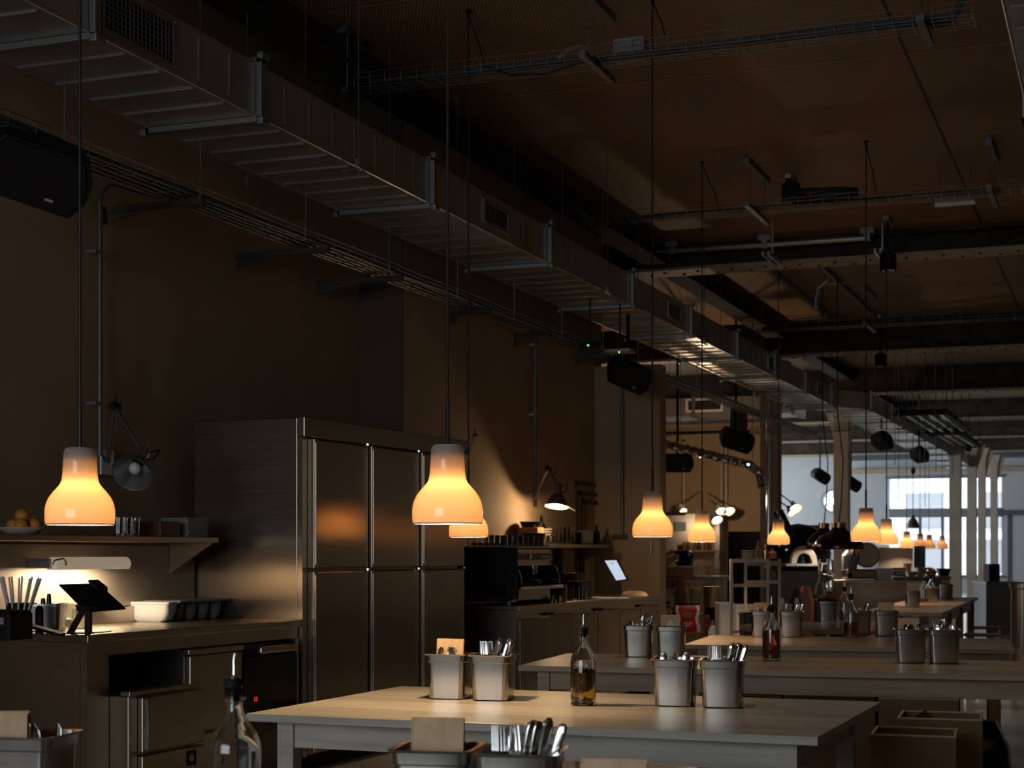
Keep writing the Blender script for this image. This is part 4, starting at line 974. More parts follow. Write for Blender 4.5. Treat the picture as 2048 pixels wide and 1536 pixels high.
def KL(p):       # world point -> (along, depth) of the kitchen run
    d = Vector((p.x - KO.x, p.y - KO.y, 0)); return d.dot(KXd), d.dot(KYd)
# row of hanging bowls with a white container in front
cx_, cy_ = KL(G(338, 1245, 0.9)); 
rl = thing('ingredient_rail', 'covered ingredient rail with a row of round bowls standing on the kitchen counter', 'food rail', KP(cx_, cy_, CZ), KA)
MB().loft([[(0.105, y, z) for y, z in ((0.0, 0.105), (0.28, 0.105), (0.28, 0.117), (0.0, 0.117))], [(0.62, y, z) for y, z in ((0.0, 0.105), (0.28, 0.105), (0.28, 0.117), (0.0, 0.117))]]).build('top_flange', 'grey_plastic', rl, bev=0.003)
for k in range(4):
    MB().lathe([(0.001, 0.0), (0.03, 0.003), (0.048, 0.03), (0.053, 0.07), (0.054, 0.104)], 24, TR(0.175 + 0.125 * k, 0.09, 0), False, True).build('bowl', 'grey_plastic', rl, True)
MB().box(0.12, 0.14, 0.20, 0.26, 0, 0.104).box(0.58, 0.60, 0.20, 0.26, 0, 0.104).build('support', 'grey_plastic', rl)
wc = thing('food_container', 'white round-bottomed food container with a pale lid at the head of the bowl row', 'container', KP(cx_ - 0.01, cy_, CZ), KA)
MB().loft([rrect(0.07, 0.20, 0.03, 0, 5, 0.05, 0.14), rrect(0.09, 0.24, 0.035, 0.012, 5, 0.05, 0.14), rrect(0.10, 0.265, 0.03, 0.05, 5, 0.05, 0.14), rrect(0.10, 0.27, 0.02, 0.10, 5, 0.05, 0.14)]).build('body', 'white_bright', wc, True)
MB().loft([rrect(0.105, 0.31, 0.015, 0.1005, 5, 0.05, 0.15), rrect(0.105, 0.31, 0.015, 0.112, 5, 0.05, 0.15)]).build('lid', 'white_bright', wc, True)
# steel insert with a dark bottle, and glasses catching the lamp light
p = G(92, 1262, 0.9); p.z = CZ
pn = tag(MB().loft([rrect(0.155, 0.15, 0.02, 0), rrect(0.165, 0.16, 0.022, 0.004), rrect(0.175, 0.165, 0.02, 0.12), rrect(0.178, 0.17, 0.02, 0.122), rrect(0.18, 0.17, 0.02, 0.135), rrect(0.19, 0.18, 0.02, 0.137), rrect(0.17, 0.16, 0.02, 0.136), rrect(0.165, 0.155, 0.02, 0.10), rrect(0.15, 0.145, 0.02, 0.008)]).build('steel_pan', 'pan_steel', smooth=True, loc=p), 'deep steel pan on the kitchen counter between straws and tablet', 'pan'); pn.rotation_euler = (0, 0, YAW)
for (dx, dy, h_, r_, m_) in ((-0.02, 0.02, 0.152, 0.012, 'black_gloss'), (0.02, -0.02, 0.175, 0.011, 'black_gloss')):
    q = p + camRr * dx + camFf * dy + Vector((0, 0, 0.009))
    tag(MB().lathe([(0.001, 0), (r_, 0), (r_ * 1.3, 0.1), (r_, h_ - 0.02), (r_ * 0.8, h_), (0.001, h_)], 14).build('utensil_handle', m_, smooth=True, loc=q), 'dark utensil handle standing in the deep pan on the kitchen counter', 'utensil', 'utensils in the deep pan')
q = G(91, 1264, 0.9); q.z = CZ
tag(MB().lathe([(0.001, 0), (0.020, 0), (0.021, 0.11), (0.012, 0.13), (0.001, 0.132)], 18).build('dark_flask', 'black_gloss', smooth=True, loc=q - camFf * 0.10), 'slim dark flask standing in front of the deep steel pan', 'flask')
for k, (px, py, h_, lab) in enumerate(((134, 1258, 0.125, 'clear glass jar glowing beside the deep pan behind the tablet stand'), (152, 1258, 0.10, 'shorter clear glass jar glowing behind the tablet leg'))):
    q = G(px, py, 0.9); q.z = CZ
    tag(MB().lathe([(0.001, 0), (0.032, 0), (0.036, 0.006), (0.036, h_), (0.033, h_), (0.033, 0.008), (0.001, 0.006)], 22).build('glass_jar', 'glass', smooth=True, loc=q + camFf * 0.06), lab, 'jar')

# ------------------------------------------------------------------ gastronorm pans and cutlery
def pan_mesh(w=0.160, d=0.165, h=0.165):
    b = MB()
    L = [rrect(w - 0.040, d - 0.040, 0.018, 0.0), rrect(w - 0.028, d - 0.028, 0.022, 0.004), rrect(w - 0.020, d - 0.020, 0.02, h - 0.030), rrect(w - 0.013, d - 0.013, 0.02, h - 0.027),
         rrect(w - 0.012, d - 0.012, 0.02, h - 0.006), rrect(w, d, 0.012, h - 0.003), rrect(w + 0.002, d + 0.002, 0.012, h), rrect(w - 0.018, d - 0.018, 0.018, h - 0.001),
         rrect(w - 0.022, d - 0.022, 0.018, h - 0.026), rrect(w - 0.034, d - 0.034, 0.018, 0.008), rrect(w - 0.05, d - 0.05, 0.014, 0.006)]
    return b.loft(L)
pan_proto = None
def pan(loc, lab, rz=0.1, grp='steel pans on the tables', s=1.0):
    global pan_proto
    if pan_proto is None:
        o = pan_mesh().build('steel_pan', 'pan_steel', smooth=True); pan_proto = o
    else: o = pan_proto.copy(); C.objects.link(o)
    o.location = loc; o.rotation_euler = (0, 0, rz); o.scale = (s, s, s) if s != 1 else (1, 1, 1)
    tag(o, lab, 'pan', grp); return o
def knife_mesh():       # rounded polished handle up
    b = MB(); b.loft([rrect(0.010, 0.003, 0.001, 0.0, 3), rrect(0.016, 0.003, 0.001, 0.05, 3), rrect(0.010, 0.004, 0.0015, 0.10, 3), rrect(0.013, 0.006, 0.0025, 0.13, 3), rrect(0.019, 0.009, 0.004, 0.185, 3), rrect(0.016, 0.008, 0.0035, 0.197, 3), rrect(0.007, 0.004, 0.0015, 0.202, 3)])
    return b
def fork_mesh():        # tines up
    b = MB(); b.loft([rrect(0.010, 0.003, 0.001, 0.0, 2), rrect(0.012, 0.003, 0.001, 0.03, 2), rrect(0.006, 0.003, 0.001, 0.11, 2), rrect(0.020, 0.002, 0.0008, 0.130, 2), rrect(0.0235, 0.002, 0.0008, 0.142, 2)])
    for k in range(4): b.loft([rrect(0.0034, 0.002, 0.0006, 0.142, 1, -0.0098 + 0.0065 * k, 0.0), rrect(0.0028, 0.0018, 0.0005, 0.150, 1, -0.0098 + 0.0065 * k, 0.001), rrect(0.0016, 0.0012, 0.0003, 0.188, 1, -0.0098 + 0.0065 * k, 0.003)])
    return b
def spoon_mesh():       # bowl up
    b = MB(); b.loft([rrect(0.010, 0.003, 0.001, 0.0, 3), rrect(0.006, 0.003, 0.001, 0.10, 3), rrect(0.008, 0.003, 0.001, 0.125, 3), rrect(0.022, 0.003, 0.001, 0.135, 3), rrect(0.029, 0.005, 0.002, 0.150, 3, 0, 0.004), rrect(0.025, 0.004, 0.0015, 0.168, 3, 0, 0.003), rrect(0.010, 0.003, 0.001, 0.178, 3)])
    return b
protos = {}
def cutlery(kind, P, lean_x, lean_y, rz, lab, grp):
    if kind not in protos:
        mm = {'knife': knife_mesh, 'fork': fork_mesh, 'spoon': spoon_mesh}[kind]()
        o = mm.build(kind, 'shiny', smooth=True); protos[kind] = o
    else: o = protos[kind].copy(); C.objects.link(o)
    o.location = P; o.rotation_euler = (lean_y, lean_x, rz); tag(o, lab, kind, grp); return o
nap = {}
def napkins(P, rz, n, lab, grp, w=0.098, h=0.185, lean=0.1, m='paper'):
    if m not in nap:
        b = MB(); b.box(-w / 2, w / 2, -0.0011, 0.0011, 0, h).box(-w / 2, w / 2, 0.0013, 0.0026, 0, h - 0.004)
        b.loft([[(-w / 2 - 0.001, -0.0011, 0), (-w / 2 - 0.001, 0.0026, 0), (-w / 2 + 0.0005, 0.0026, 0), (-w / 2 + 0.0005, -0.0011, 0)], [(-w / 2 - 0.001, -0.0011, h), (-w / 2 - 0.001, 0.0026, h - 0.004), (-w / 2 + 0.0005, 0.0026, h - 0.004), (-w / 2 + 0.0005, -0.0011, h)]])
        nap[m] = b.build('paper_napkin', m); first = nap[m]; fresh = True
    else: first = None
    d = Vector((-math.sin(rz), math.cos(rz), 0))
    for k in range(n):
        o = first if (first is not None and k == 0) else nap[m].copy()
        if not (first is not None and k == 0): C.objects.link(o)
        o.location = P + d * (k * 0.0048) + Vector((random.uniform(-0.001, 0.001), 0, random.uniform(-0.003, 0.004)))
        o.rotation_euler = (-lean + 0.012 * k, random.uniform(-0.015, 0.015), rz); tag(o, lab, 'napkin', grp)
def fill(P, where, rz, what, z0=0.010):
    """what: list of kinds; P is the pan's base point"""
    R = Matrix.Rotation(rz, 3, 'Z')
    def at(x, y, z=0.024): return P + R @ Vector((x, y, 0)) + Vector((0, 0, z))
    if 'napkin' in what: napkins(at(-0.005, -0.02, 0.03), rz, 6, 'folded brown paper napkin standing in ' + where, 'napkins in ' + where)
    if 'bignapkin' in what: napkins(at(0.0, -0.02, 0.03), rz, 7, 'folded brown paper napkin standing in ' + where, 'napkins in ' + where)
    if 'knife' in what:
        for k in range(7): cutlery('knife', at(-0.012 + 0.011 * (k % 4), -0.035 + 0.022 * (k // 2)), 0.22 + random.uniform(-0.06, 0.10), random.uniform(-0.08, 0.08), rz + random.uniform(-0.4, 0.4), 'polished table knife, handle up, in ' + where, 'knives in ' + where)
    if 'fork' in what:
        for k in range(8): cutlery('fork', at(-0.034 + 0.013 * (k % 4), -0.03 + 0.03 * (k // 4)), random.uniform(-0.12, 0.0), random.uniform(-0.08, 0.08), rz + random.uniform(-1.3, 1.3), 'steel fork, tines up, in ' + where, 'forks in ' + where)
    if 'spoon' in what:
        for k in range(3): cutlery('spoon', at(-0.035 + 0.03 * k, -0.042 + 0.004 * k, 0.012), random.uniform(-0.12, 0.12), random.uniform(-0.12, 0.05), rz + random.uniform(-1, 1), 'steel spoon, bowl up, in ' + where, 'spoons in ' + where)
    if 'lid' in what:
        o = MB().lathe([(0.001, 0), (0.036, 0), (0.038, 0.003), (0.036, 0.006), (0.001, 0.006)], 28).build('jar_lid', 'white_plastic', smooth=True, loc=at(0.01, -0.01, 0.155)); o.rotation_euler = (math.radians(68), 0, rz + 0.5); tag(o, 'round pale lid leaning in ' + where, 'lid')

# ------------------------------------------------------------------ oil bottles
def bottle(P, lab, fillh=0.10, m='oil', s=1.0, chili=True):
    t = thing('oil_bottle', lab, 'bottle', P); t.scale = (s, s, s)
    R = 0.0455
    outer = [(0.001, 0.0), (R * 0.9, 0.0), (R, 0.005), (R, 0.150), (R * 0.97, 0.164), (R * 0.80, 0.183), (R * 0.55, 0.201), (R * 0.36, 0.215), (R * 0.31, 0.228), (R * 0.31, 0.236), (R * 0.42, 0.238), (R * 0.42, 0.243), (R * 0.32, 0.245), (R * 0.32, 0.262)]
    inner = [(R * 0.24, 0.262), (R * 0.235, 0.228), (R * 0.285, 0.214), (R * 0.47, 0.199), (R * 0.73, 0.181), (R * 0.90, 0.162), (R * 0.925, 0.150), (R * 0.925, 0.010), (0.001, 0.008)]
    MB().lathe(outer + inner, 32).build('glass_body', 'glass', t, True)
    if fillh:
        r_ = R * 0.918
        MB().lathe([(0.001, 0.0085), (r_, 0.0105), (r_, fillh), (0.001, fillh)], 32).build('liquid', m, t, True)
    if chili and fillh:
        b = MB()
        for k in range(46):
            a, q = random.uniform(0, 2 * PI), R * 0.84 * math.sqrt(random.random()); b.sphere((q * math.cos(a), q * math.sin(a), fillh - 0.004 + random.uniform(-0.004, 0.004)), random.uniform(0.0028, 0.0045), 6, 4)
        c = b.build('floating_chilli', 'chili', t); c['kind'] = 'stuff'
        b = MB()
        for k in range(30):
            a, q = random.uniform(0, 2 * PI), R * 0.8 * math.sqrt(random.random()); b.sphere((q * math.cos(a), q * math.sin(a), 0.014 + random.uniform(0, 0.012)), random.uniform(0.003, 0.005), 6, 4)
        c = b.build('settled_chilli', 'chili', t); c['kind'] = 'stuff'
    MB().lathe([(0.001, 0.236), (R * 0.235, 0.236), (R * 0.24, 0.262), (R * 0.40, 0.2625), (R * 0.41, 0.272), (R * 0.32, 0.275), (0.001, 0.275)], 20).build('stopper', 'black', t, True)
    b = MB()
    for k in range(3): b.lathe([(R * 0.345, 0.246 + k * 0.005), (R * 0.40, 0.248 + k * 0.005), (R * 0.345, 0.250 + k * 0.005)], 20)
    b.build('stopper_ring', 'black', t, True)
    MB().lathe([(R * 0.2, 0.275), (R * 0.22, 0.279), (0.006, 0.282)], 14).tube([(0, 0, 0.279), (0, 0, 0.295), (-0.001, 0, 0.305), (0.001, 0, 0.318)], 0.0048, 10, 0.0022).build('pour_spout', 'shiny', t, True)
    return t

# ------------------------------------------------------------------ tables
def table(P, rz, w, d, lab, m='oak', h=0.75, group='wooden communal tables', legs=True):
    """P = world position of the front-left (camera-side) corner; local +x runs along the front edge"""
    t = thing('dining_table', lab, 'table', (P.x, P.y, 0), rz, group)
    MB().box(0, w, 0, d, h - 0.026, h).build('tabletop', m, t, bev=0.002)
    i = 0.075; lw = 0.06; ah = 0.09
    for x in (i, w - i - lw):
        for y in (i, d - i - lw): MB().box(x, x + lw, y, y + lw, 0, h - 0.0265).build('leg', m, t, bev=0.002)
    a = h - 0.0265
    MB().box(i + lw, w - i - lw, i + 0.012, i + 0.034, a - ah, a).build('apron', m, t); MB().box(i + lw, w - i - lw, d - i - 0.034, d - i - 0.012, a - ah, a).build('apron', m, t)
    MB().box(i + 0.012, i + 0.034, i + lw, d - i - lw, a - ah, a).build('apron', m, t); MB().box(w - i - 0.034, w - i - 0.012, i + lw, d - i - lw, a - ah, a).build('apron', m, t)
    return t
TZ = 0.7505
P1 = G(492, 1427, 0.75); table(P1, math.radians(-0.6), 1.90, 1.20, 'pale oak table nearest in full view, standing before the boxes', 'oak')
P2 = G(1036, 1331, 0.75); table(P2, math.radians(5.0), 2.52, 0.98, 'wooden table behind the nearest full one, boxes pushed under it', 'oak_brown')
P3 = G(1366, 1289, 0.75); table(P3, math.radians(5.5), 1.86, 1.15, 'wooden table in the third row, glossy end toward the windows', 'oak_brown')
P0 = W(455, 2.75); table(Vector((P0.x - 0.6, P0.y - 0.4, 0)), math.radians(-1), 2.5, 1.12, 'wooden table closest to the camera carrying the clear bottle', 'oak')
c = W(1672, 11.95)
rt = thing('round_table', 'round wooden table behind the third row carrying the raised food tray', 'table', (c.x, c.y, 0))
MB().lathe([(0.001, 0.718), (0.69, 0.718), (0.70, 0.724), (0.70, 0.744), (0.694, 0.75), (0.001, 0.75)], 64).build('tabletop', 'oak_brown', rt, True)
MB().lathe([(0.05, 0.03), (0.05, 0.717)], 20, None, True, True).build('pedestal', 'black', rt, True)
MB().lathe([(0.28, 0.0), (0.28, 0.02), (0.06, 0.035)], 32, None, True, True).build('base', 'black', rt, True)
a_, b_ = G(1735, 1219, 0.75), G(1892, 1228, 0.75)
far_rz = math.radians(1.5); a_ = W(1722, 14.85)
lt = thing('long_table', 'long communal table running away toward the windows with stools beside it', 'table', (a_.x, a_.y, 0), far_rz)
TW, TL = 0.72, 5.5
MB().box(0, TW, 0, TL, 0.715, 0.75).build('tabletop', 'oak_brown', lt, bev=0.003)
for x in (0.04, TW - 0.12):
    for y in (0.05, 1.7, 3.4, TL - 0.13): MB().box(x, x + 0.08, y, y + 0.08, 0, 0.7145).build('leg', 'oak_brown', lt)
for x in (0.07, TW - 0.1): MB().box(x, x + 0.03, 0.13, TL - 0.13, 0.60, 0.7145).build('apron', 'oak_brown', lt)

# the things standing on them
def GP(px, py, Zoff=0.0): return G(px, py, TZ)
RZP = math.radians(8)
A = [(901, 1396, 'steel pan of brown napkins on the nearest full table', ['spoon', 'bignapkin'], 'the napkin pan of the nearest full table'),
     (987, 1399, 'steel pan of upright knives beside the napkin pan on the nearest full table', ['knife', 'fork'], 'the knife pan beside the nearest napkins'),
     (1351, 1410, 'half empty steel pan beyond the oil bottle on the nearest full table', ['spoon'], 'the half empty pan of the nearest full table'),
     (1446, 1413, 'steel pan with dark knife handles and fork tines near the table corner', ['knife', 'fork'], 'the cutlery pan near the table corner')]
for px, py, lab, what, wh in A:
    p = GP(px, py); pan(p, lab, RZP); fill(p, wh, RZP, what)
A = [(1278, 1313, 'steel pan of cutlery at the far end of the second row table', ['knife', 'spoon'], 'the second row pan nearest the steel bar'),
     (1343, 1315, 'steel pan with napkins and a round lid on the second row table', ['napkin', 'lid'], 'the second row pan with the round lid'),
     (1820, 1325, 'steel pan with a brown napkin bundle on the second row table', ['napkin', 'spoon'], 'the second row napkin pan near the windows'),
     (1887, 1326, 'steel pan of fork tines at the window end of the second row table', ['fork', 'spoon'], 'the second row fork pan near the windows')]
for px, py, lab, what, wh in A:
    p = GP(px, py); pan(p, lab, RZP + 0.05); fill(p, wh, RZP, what)
A = [(1525, 1273, 'steel pan hidden partly by the dark oil bottle on the third row table', ['spoon', 'napkin'], 'the third row pan behind the oil bottle'),
     (1582, 1274, 'steel pan of cutlery beside the dark oil bottle on the third row table', ['knife', 'fork'], 'the third row pan beside the oil bottle'),
     (1719, 1271, 'steel pan of cutlery behind the slim oil bottle in the third row', ['knife', 'spoon'], 'the third row pan behind the slim bottle'),
     (1772, 1272, 'steel pan of paper napkins standing open in the third row', ['bignapkin'], 'the third row napkin pan')]
for px, py, lab, what, wh in A:
    p = GP(px, py); pan(p, lab, RZP + 0.05); fill(p, wh, RZP, what)
A = [(1825, 1214, 'pan with a dark napkin bundle at the near end of the long table', ['napkin'], 'the first pan of the long table'),
     (1864, 1205, 'pan behind the little used oil bottle on the long table', ['spoon'], 'the middle pan of the long table'),
     (1893, 1196, 'pan farthest along the long table beside the pale column', ['spoon', 'napkin'], 'the last pan of the long table')]
for px, py, lab, what, wh in A:
    p = GP(px, py); pan(p, lab, RZP + 0.05); fill(p, wh, RZP, what)
# raised food tray
p = GP(1655, 1243); pan(p, 'steel pan carrying the raised food tray on the round table', RZP + 0.05)
q = p + Vector((0, 0, 0.1655))
tr_ = tag(MB().loft([rrect(0.17, 0.14, 0.02, 0), rrect(0.19, 0.16, 0.02, 0.006), rrect(0.20, 0.17, 0.02, 0.012), rrect(0.18, 0.15, 0.02, 0.008)]).build('serving_tray', 'brass', smooth=True, loc=q), 'brass coloured tray resting on a pan on the round table', 'tray')
for k in range(7):
    a = k * 0.9; r = 0.012 + 0.045 * (k % 3) / 2
    o = MB().sphere((0, 0, 0.013), 0.02 + 0.004 * (k % 3), 10, 7, 0.65).build('bread_roll', 'terracotta', smooth=True, loc=q + Vector((r * math.cos(a) * 1.2, r * math.sin(a), 0.012 + (0.014 if k > 4 else 0))))
    tag(o, 'small brown bread roll heaped on the brass tray', 'bread', 'rolls on the brass tray')

bottle(GP(1167, 1410), 'oil bottle with floating red chilli on the nearest full table', 0.126)
bottle(GP(1543, 1321), 'nearly full dark oil bottle on the second row table', 0.150, 'oil_red')
bottle(GP(1702, 1275), 'oil bottle half full of amber oil in the third row', 0.098, 'oil_red', 1.0)
bottle(GP(1689, 1243), 'oil bottle behind the amber one, standing on the round table', 0.085, 'oil_red', 0.98)
bottle(GP(1848, 1207), 'clear bottle with a little oil left on the long table', 0.045, 'oil', 1.0, False)
bottle(GP(1862, 1198), 'clear empty bottle farther along the long table', 0.0, 'oil', 1.0, False)
p0 = W(469, 3.02, TZ); b0 = bottle(p0, 'clear nearly empty bottle with a red fleck, closest to the camera', 0.0, 'oil', 1.08, False)
fl_ = MB().loft([rrect(0.005, 0.011, 0.002, 0, 3), rrect(0.004, 0.009, 0.002, 0.001, 3)]).build('red_fleck', 'chili', b0)
fd = Vector((-0.3, -0.95, 0)).normalized(); fdw = Vector((-0.030, -0.0268, 0))
fl_.location = (fdw.x, fdw.y, 0.128); fl_.rotation_euler = (PI / 2, 0, math.atan2(fdw.y, fdw.x) + PI / 2)
# pans of the closest table
A = [(876, 3.08, 'steel pan with a thick napkin bundle, nearest the camera beside the bottom edge', ['bignapkin'], 'the closest napkin pan'),
     (1042, 3.02, 'steel pan of shiny knife handles and forks, nearest the camera', ['knife', 'fork'], 'the closest cutlery pan'),
     (62, 3.30, 'steel pan with brown napkins and spoons in the near corner by the counter', ['bignapkin', 'spoon'], 'the pan at the near corner'),
     (1235, 2.45, 'steel pan hidden below the picture edge with one pale napkin tip showing', ['napkin'], 'the pan below the picture edge')]
for px, Z, lab, what, wh in A:
    p = W(px, Z, TZ); rz = RZP + 0.05; pan(p, lab, rz)
    if px == 868: napkins(p + Vector((-0.012, -0.03, 0.02)), rz, 8, 'folded brown paper napkin in the closest napkin pan', 'napkins in the closest pan', lean=0.03)
    elif px == 62:
        napkins(p + Vector((-0.045, -0.035, 0.02)), rz + 0.25, 10, 'folded brown paper napkin in the pan at the near corner', 'napkins in the corner pan', lean=0.06)
        fill(p + Vector((0.012, 0.03, -0.004)), wh, rz, ['spoon'])
    else: fill(p, wh, rz, what)

# ------------------------------------------------------------------ open boxes pushed under the tables
def openbox(P, rz, w, d, h, lab, flap=False):
    t = thing('open_box', lab, 'box', (P.x, P.y, 0), rz, 'open brown boxes under the tables'); e = 0.012
    b = MB(); b.box(-w / 2, w / 2, -d / 2, d / 2, 0, e); b.box(-w / 2, w / 2, -d / 2, -d / 2 + e, e, h); b.box(-w / 2, w / 2, d / 2 - e, d / 2, e, h)
    b.box(-w / 2, -w / 2 + e, -d / 2 + e, d / 2 - e, e, h); b.box(w / 2 - e, w / 2, -d / 2 + e, d / 2 - e, e, h); b.build('body', 'kraft', t)
    r = MB(); z = h + 0.0005; k = 0.006
    r.box(-w / 2 - 0.001, w / 2 + 0.001, -d / 2 - 0.001, -d / 2 + e, z, z + k).box(-w / 2, w / 2, d / 2 - e, d / 2, z, z + k).box(-w / 2, -w / 2 + e, -d / 2 + e, d / 2 - e, z, z + k).box(w / 2 - e, w / 2, -d / 2 + e, d / 2 - e, z, z + k)
    r.build('rim', 'kraft_edge', t)
    if flap: MB().loft([[(-w / 2 + e, d / 2 - e - 0.002, h - 0.05), (-w / 2 + 0.14, d / 2 - e - 0.002, h - 0.05), (-w / 2 + 0.10, d / 2 - 0.10, h + 0.02)], [(-w / 2 + e, d / 2 - e - 0.006, h - 0.05), (-w / 2 + 0.14, d / 2 - e - 0.006, h - 0.05), (-w / 2 + 0.10, d / 2 - 0.104, h + 0.02)]]).build('flap', 'kraft', t)
    return t
RB = math.radians(4)
openbox(W(1830, 6.15), RB, 0.31, 0.30, ZH(1474, 6.0), 'open brown box standing closest, at the end of the nearest full table')
openbox(W(1882, 6.65), RB, 0.33, 0.32, ZH(1440, 6.5), 'open brown box with a bent flap just behind the closest box', True)
openbox(W(1840, 7.45), RB, 0.35, 0.32, ZH(1399, 7.3), 'open brown box under the second row table behind the other boxes')
openbox(W(1665, 7.75), RB, 0.42, 0.34, ZH(1393, 7.6), 'open brown box under the middle of the second row table')
openbox(W(1490, 8.0), RB, 0.40, 0.34, ZH(1393, 7.8), 'open brown box under the second row table beyond the oil bottle')
p = W(1978, 7.6)
bag = MB().loft([rrect(0.16, 0.2, 0.03, 0.0, 4), rrect(0.22, 0.24, 0.05, 0.15, 4), rrect(0.18, 0.2, 0.05, 0.38, 4), rrect(0.06, 0.09, 0.02, 0.50, 4)])
tag(bag.build('rubbish_bag', 'black_gloss', smooth=True, loc=p), 'dark bag with a bright wrinkle under the window end of the second table', 'bag')

# ------------------------------------------------------------------ coffee bar
BO = G(1040, 1212, 0.90); BO.z = 0
def BP(x, y, z=0.0): return Vector((BO.x, BO.y, 0)) + KXd * x + KYd * y + Vector((0, 0, z))
def bx_(px, y):
    t = (px - 1024) / F; r = Vector((t * CS - SN, t * SN + CS, 0)); q = Vector((BO.x, BO.y, 0)) + KYd * y
    det = KXd.x * (-r.y) - (-r.x) * KXd.y
    return (-q.x * (-r.y) - (-r.x) * (-q.y)) / det
def bz_(x, y, py):
    p = BP(x, y); return ZH(py, -p.x * SN + p.y * CS)
BL = 3.30; BD = 0.66
cb = thing('coffee_counter', 'steel coffee bar counter with a row of narrow doors behind the fridge', 'counter', BP(0, 0), KA)
MB().box(0, BL, 0, BD, 0.865, 0.90).build('worktop', 'steel', cb, bev=0.004)
MB().box(0.005, BL - 0.005, 0.04, BD, 0.08, 0.864).build('body', 'steel', cb)
MB().box(0.0, BL, 0.012, 0.038, 0.835, 0.864).build('fascia', 'steel', cb)
for k in range(6):
    x0 = 0.03 + k * (BL - 0.05) / 6
    d = MB().box(x0, x0 + (BL - 0.05) / 6 - 0.015, 0.008, 0.038, 0.12, 0.815 if k % 2 else 0.80).build('door', 'fridge_steel', cb, bev=0.005)
    if k % 2: MB().box(x0 - 0.03, x0 + 0.12, 0.012, 0.03, 0.817, 0.833).build('handle', 'black', d)
MB().box(0.05, BL - 0.05, 0.1, BD, 0, 0.079).build('plinth', 'black', cb)

# espresso machine
CZ2 = 0.9005
em = thing('espresso_machine', 'black and steel two-group espresso machine at the fridge end of the coffee bar', 'coffee machine', BP(0.06, 0.05, CZ2), KA)
ML = 0.92; MH = 0.43
MB().box(0, ML, 0.08, 0.55, 0.03, 0.17).build('base', 'black', em, bev=0.01)
MB().box(0, 0.03, 0.0, 0.56, 0.05, MH - 0.005).build('side_panel', 'black', em, bev=0.01)
MB().box(ML - 0.03, ML, 0.0, 0.56, 0.05, MH - 0.005).build('side_panel', 'black', em, bev=0.01)
MB().box(0.031, ML - 0.031, 0.34, 0.55, 0.171, MH - 0.01).build('back_housing', 'black', em)
MB().box(0.031, ML - 0.031, 0.05, 0.339, 0.29, MH - 0.01).build('boiler_housing', 'steel', em, bev=0.006)
MB().box(0.031, ML - 0.031, 0.040, 0.0495, 0.335, 0.385).build('control_band', 'black_gloss', em)
lt_ = MB()
for k in range(6): lt_.box(0.58 + k * 0.026, 0.594 + k * 0.026, 0.0385, 0.0398, 0.353, 0.367)
lt_.build('lettering', 'white_plastic', em)
MB().lathe([(0.02, 0), (0.02, 0.01)], 14, TR(0.33, 0.04, 0.36) @ ROT(PI / 2, 'X'), True, True).build('pressure_gauge', 'shiny', em)
MB().box(0.0, ML, 0.0, 0.565, MH - 0.004, MH + 0.006).build('cup_tray', 'steel', em, bev=0.003)
MB().box(0.04, ML - 0.04, -0.02, 0.339, 0.115, 0.14).build('drip_tray', 'shiny', em, bev=0.004)
MB().box(0.10, ML - 0.2, 0.03, 0.079, 0.035, 0.113).build('front_plate', 'steel', em)
for x in (0.25, 0.64):
    g_ = MB().lathe([(0.035, 0.225), (0.038, 0.235), (0.038, 0.289)], 18, TR(x, 0.14, 0), True, True).build('group_head', 'chrome', em, True)
    MB().lathe([(0.032, 0.19), (0.036, 0.205), (0.036, 0.222)], 18, TR(x, 0.14, 0), True, True).cyl((x, 0.105, 0.208), (x + 0.03, -0.07, 0.178), 0.014, 0.017).build('portafilter', 'black_gloss', em, True)
for x in (0.08, ML - 0.08): MB().tube([(x, 0.06, 0.30), (x, 0.02, 0.27), (x, 0.0, 0.2), (x + 0.01, 0.0, 0.15)], 0.006, 8).build('steam_wand', 'chrome', em, True)
for x in (ML + 0.005,):
    for y in (0.06, 0.14): MB().cyl((x - 0.004, y, 0.36), (x + 0.06, y, 0.36), 0.02, n=12).build('knob', 'brass', em, True)
for x in (0.06, ML - 0.06):
    for y in (0.1, 0.5): MB().cyl((x, y, 0.0), (x, y, 0.031), 0.02, n=10).build('foot', 'shiny', em)
# cups and glasses on the machine
cupp = None
for i in range(8):
    for j in range(3):
        loc = BP(0.06 + 0.06 + i * 0.105, 0.05 + 0.10 + j * 0.15, CZ2 + MH + 0.0065)
        if cupp is None:
            cupp = thing('coffee_glass', 'small glass stored on top of the espresso machine', 'glass', loc, group='glasses on the espresso machine')
            MB().lathe([(0.001, 0), (0.028, 0.0), (0.036, 0.085), (0.0335, 0.085), (0.026, 0.006), (0.001, 0.006)], 18).build('glass_wall', 'glass', cupp, True)
        else: dup(cupp, loc)
# coffee grinder behind the machine
p = BP(bx_(1008, 0.50) + 0.35, 0.42, 0)
gr = thing('coffee_grinder', 'dark coffee grinder with a lidded bean hopper standing beyond the espresso machine', 'grinder', BP(1.10, 0.35, CZ2), KA)
MB().loft([rrect(0.20, 0.24, 0.03, 0), rrect(0.20, 0.24, 0.03, 0.30), rrect(0.14, 0.16, 0.03, 0.36)]).build('body', 'black', gr, True)
MB().lathe([(0.045, 0.361), (0.075, 0.42), (0.085, 0.52)], 20, None, True, True).build('hopper', 'glass_dark', gr, True)
MB().lathe([(0.09, 0.521), (0.09, 0.545), (0.03, 0.55)], 20, None, True, True).build('hopper_lid', 'black', gr, True)
p = BP(0.55, 0.45, CZ2 + MH + 0.0065)

